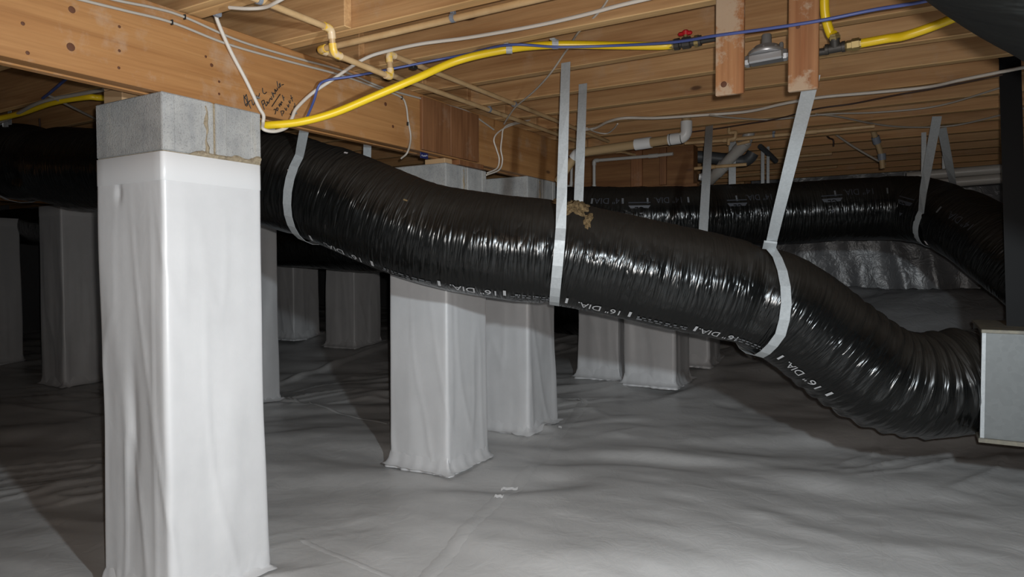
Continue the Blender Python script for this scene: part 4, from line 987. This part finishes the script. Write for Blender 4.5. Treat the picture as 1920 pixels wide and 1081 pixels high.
# dark pipes and fittings beyond
thing_tube('dark_pipe', [PY(1225, 284, 5.281), PY(1290, 292, 5.281), PY(1340, 296, 5.335), PY(1388, 302, 5.389), PY(1405, 296, 5.389), PY(1412, 286, 5.389)], 0.045, M['pipe_dark'], 'dark waste pipe curving behind the slanted drain pipe', 'pipe', 14)
thing_tube('dark_pipe', [PY(1425, 274, 5.449), PY(1440, 287, 5.569), PY(1455, 302, 5.689)], 0.02, M['pipe_dark'], 'short dark pipe slanting by the thin hanger straps', 'pipe', 12)
rp = empty('riser_pipe', PY(1655, 315, 5.569))
m = MB(); m.tube(fillet([PY(1634, 236, 5.449), PY(1643, 262, 5.509), PY(1653, 290, 5.569), PY(1655, 316, 5.569)], 0.05, 5), 0.019, 12); loc(m, 'pipe_run', M['pvc_tan'], rp, True)
m = MB(); m.tube([PY(1641, 256, 5.497), PY(1645, 268, 5.521)], 0.027, 12); loc(m, 'coupling', M['clip'], rp, True); m = MB(); m.tube([PY(1653, 288, 5.563), PY(1654, 300, 5.569)], 0.027, 12); loc(m, 'coupling', M['clip'], rp, True)
tag(rp, 'tan and grey pipe dropping behind the top of the 14 inch duct', 'pipe')
for (y, l) in ((322, 'upper pale waste pipe running right behind the black support strap'), (340, 'lower pale waste pipe running right behind the black support strap')):
    q0, q1 = PY(1700, y+9, 5.839), PY(2050, y-20, 5.839)
    m = MB(); m.tube([q0, q0.lerp(q1, 0.5), q1], 0.034, 16)
    tag(shade_auto(m.build('waste_pipe', M['pvc_grey'], None, origin=q0)), l, 'pipe')
# cables and pipes behind the girder on the left
XL = -4.4
thing_tube('electric_cable', [PZ(195, 168, 2.018), PZ(150, 176, 2.018), PZ(95, 186, 2.018), PZ(60, 198, 2.018), PZ(20, 220, 2.018), PZ(-30, 240, 2.018)], 0.010, M['romex_grey'], 'bundle of pale cable behind the girder, left of the tall pier', 'cable', 8)
thing_tube('electric_cable', [PZ(90, 178, 2.018), PZ(110, 188, 2.018), PZ(150, 208, 2.018), PZ(190, 228, 2.018)], 0.007, M['romex_grey'], 'pale cable slanting down to the tall pier behind the girder', 'cable', 8)
thing_tube('blue_tubing', [PZ(130, 142, 2.018), PZ(112, 158, 2.018), PZ(92, 175, 2.018), PZ(80, 184, 2.018)], 0.007, M['blue'], 'short length of blue tubing behind the girder at the far left', 'tubing', 8)
thing_tube('gas_line', [PZ(215, 185, 2.018), PZ(185, 183, 2.018), PZ(160, 182, 2.018), PZ(100, 192, 2.018), PZ(40, 212, 2.018), PZ(-20, 226, 2.018)], 0.0155, M['yellow'], 'yellow gas tube running behind the girder, left of the tall pier', 'gas pipe', 12)
thing_tube('electric_cable', [PX(74, 222, -4.9), PX(75, 240, -4.9), PX(72, 270, -4.9)], 0.006, M['wire_dark'], 'dark wire dangling to the pinched black duct', 'wire', 8)

# ------------------------------------------------------------------ near duct, black strap, plenum box
D5.build('flexible_duct', 'large black duct overhead, close by, with the black support strap below it', M['duct_soft'])
bx0 = P(1841, 615, 3.02)
box = empty('plenum_box', (bx0.x+0.4, bx0.y+0.28, 0.29))
X0, Y0 = P(1843, 620, 3.0).x, P(1843, 620, 3.0).y
zt_, zb_ = P(1843, 622, 3.0).z, P(1840, 824, 3.0).z
m = MB(); m.box((X0, Y0, zb_), (X0+1.2, Y0+0.62, zt_), 0.003); loc(m, 'sheet_body', M['galvbox'], box)
m = MB(); m.box((X0-0.006, Y0-0.006, zt_-0.004), (X0+1.206, Y0+0.626, zt_+0.012), 0.002); m.box((X0-0.010, Y0-0.012, zb_-0.014), (X0+1.206, Y0+0.626, zb_+0.006), 0.002)
loc(m, 'flange', M['rust'], box)
m = MB(); m.box((X0-0.004, Y0-0.0035, zb_), (X0+0.012, Y0+0.004, zt_), 0.001); loc(m, 'corner_fold', M['galv'], box)
m = MB(); m.box((X0+0.5, Y0+0.05, -0.06), (X0+0.9, Y0+0.5, zb_-0.012), 0.004); loc(m, 'support_block', M['block'], box)
tag(box, 'galvanized metal plenum box with rusty edges at the end of the sagging duct', 'box')
# silver draw bands where the duct meets the box
for (px, l) in ((1816, 'thin bright draw band round the duct end, outer one of two'), (1829, 'thin bright draw band round the duct end, next to the metal box')):
    s0 = D1.s_at_px(px); pts = [D1.at(s0, 2*math.pi*k/40, 0.003) for k in range(41)]
    m = MB(); m.tube(pts, 0.0028, 6); tag(m.build('draw_band', M['iron'], None, origin=pts[30]), l, 'band')
m = MB(); a, b_ = PY(1893, 92, Y0+0.30), PY(1908, 612, Y0+0.25); b_.z = zt_+0.012; a2 = V(a.x, a.y, JZ+0.04)
m.ribbon([V(a.x-0.002, a.y, JZ+0.05), a, a.lerp(b_, 0.5), b_], (1, 0, 0), 0.083, 0.003)
tag(m.build('support_strap', M['blackstrap'], None, origin=b_), 'wide black support strap hanging down to the metal plenum box', 'strap')
# loose curls of clear tape lifting off the liner seams
for (px, py, L, a) in ((955, 912, 0.09, 0.5), (935, 938, 0.05, 0.4), (1088, 778, 0.08, 2.6), (1050, 815, 0.03, 0.2), (1170, 742, 0.09, 0.15)):
    x, y = fl(px, py); x, y = 1.02*x, 1.02*y; vs = []
    for i in range(7):
        t = i/6-0.5; X_, Y_ = x+math.cos(a)*L*t, y+math.sin(a)*L*t; z = float(floor_z(X_, Y_))+0.004+0.010*abs(math.sin(i*1.3))
        for k in (-1, 1): vs.append((X_-math.sin(a)*k*0.009, Y_+math.cos(a)*k*0.009, z+0.004*k))
    mesh_np('tape_curl', vs, [(2*i, 2*i+1, 2*i+3, 2*i+2) for i in range(6)], M['tape'], floor)
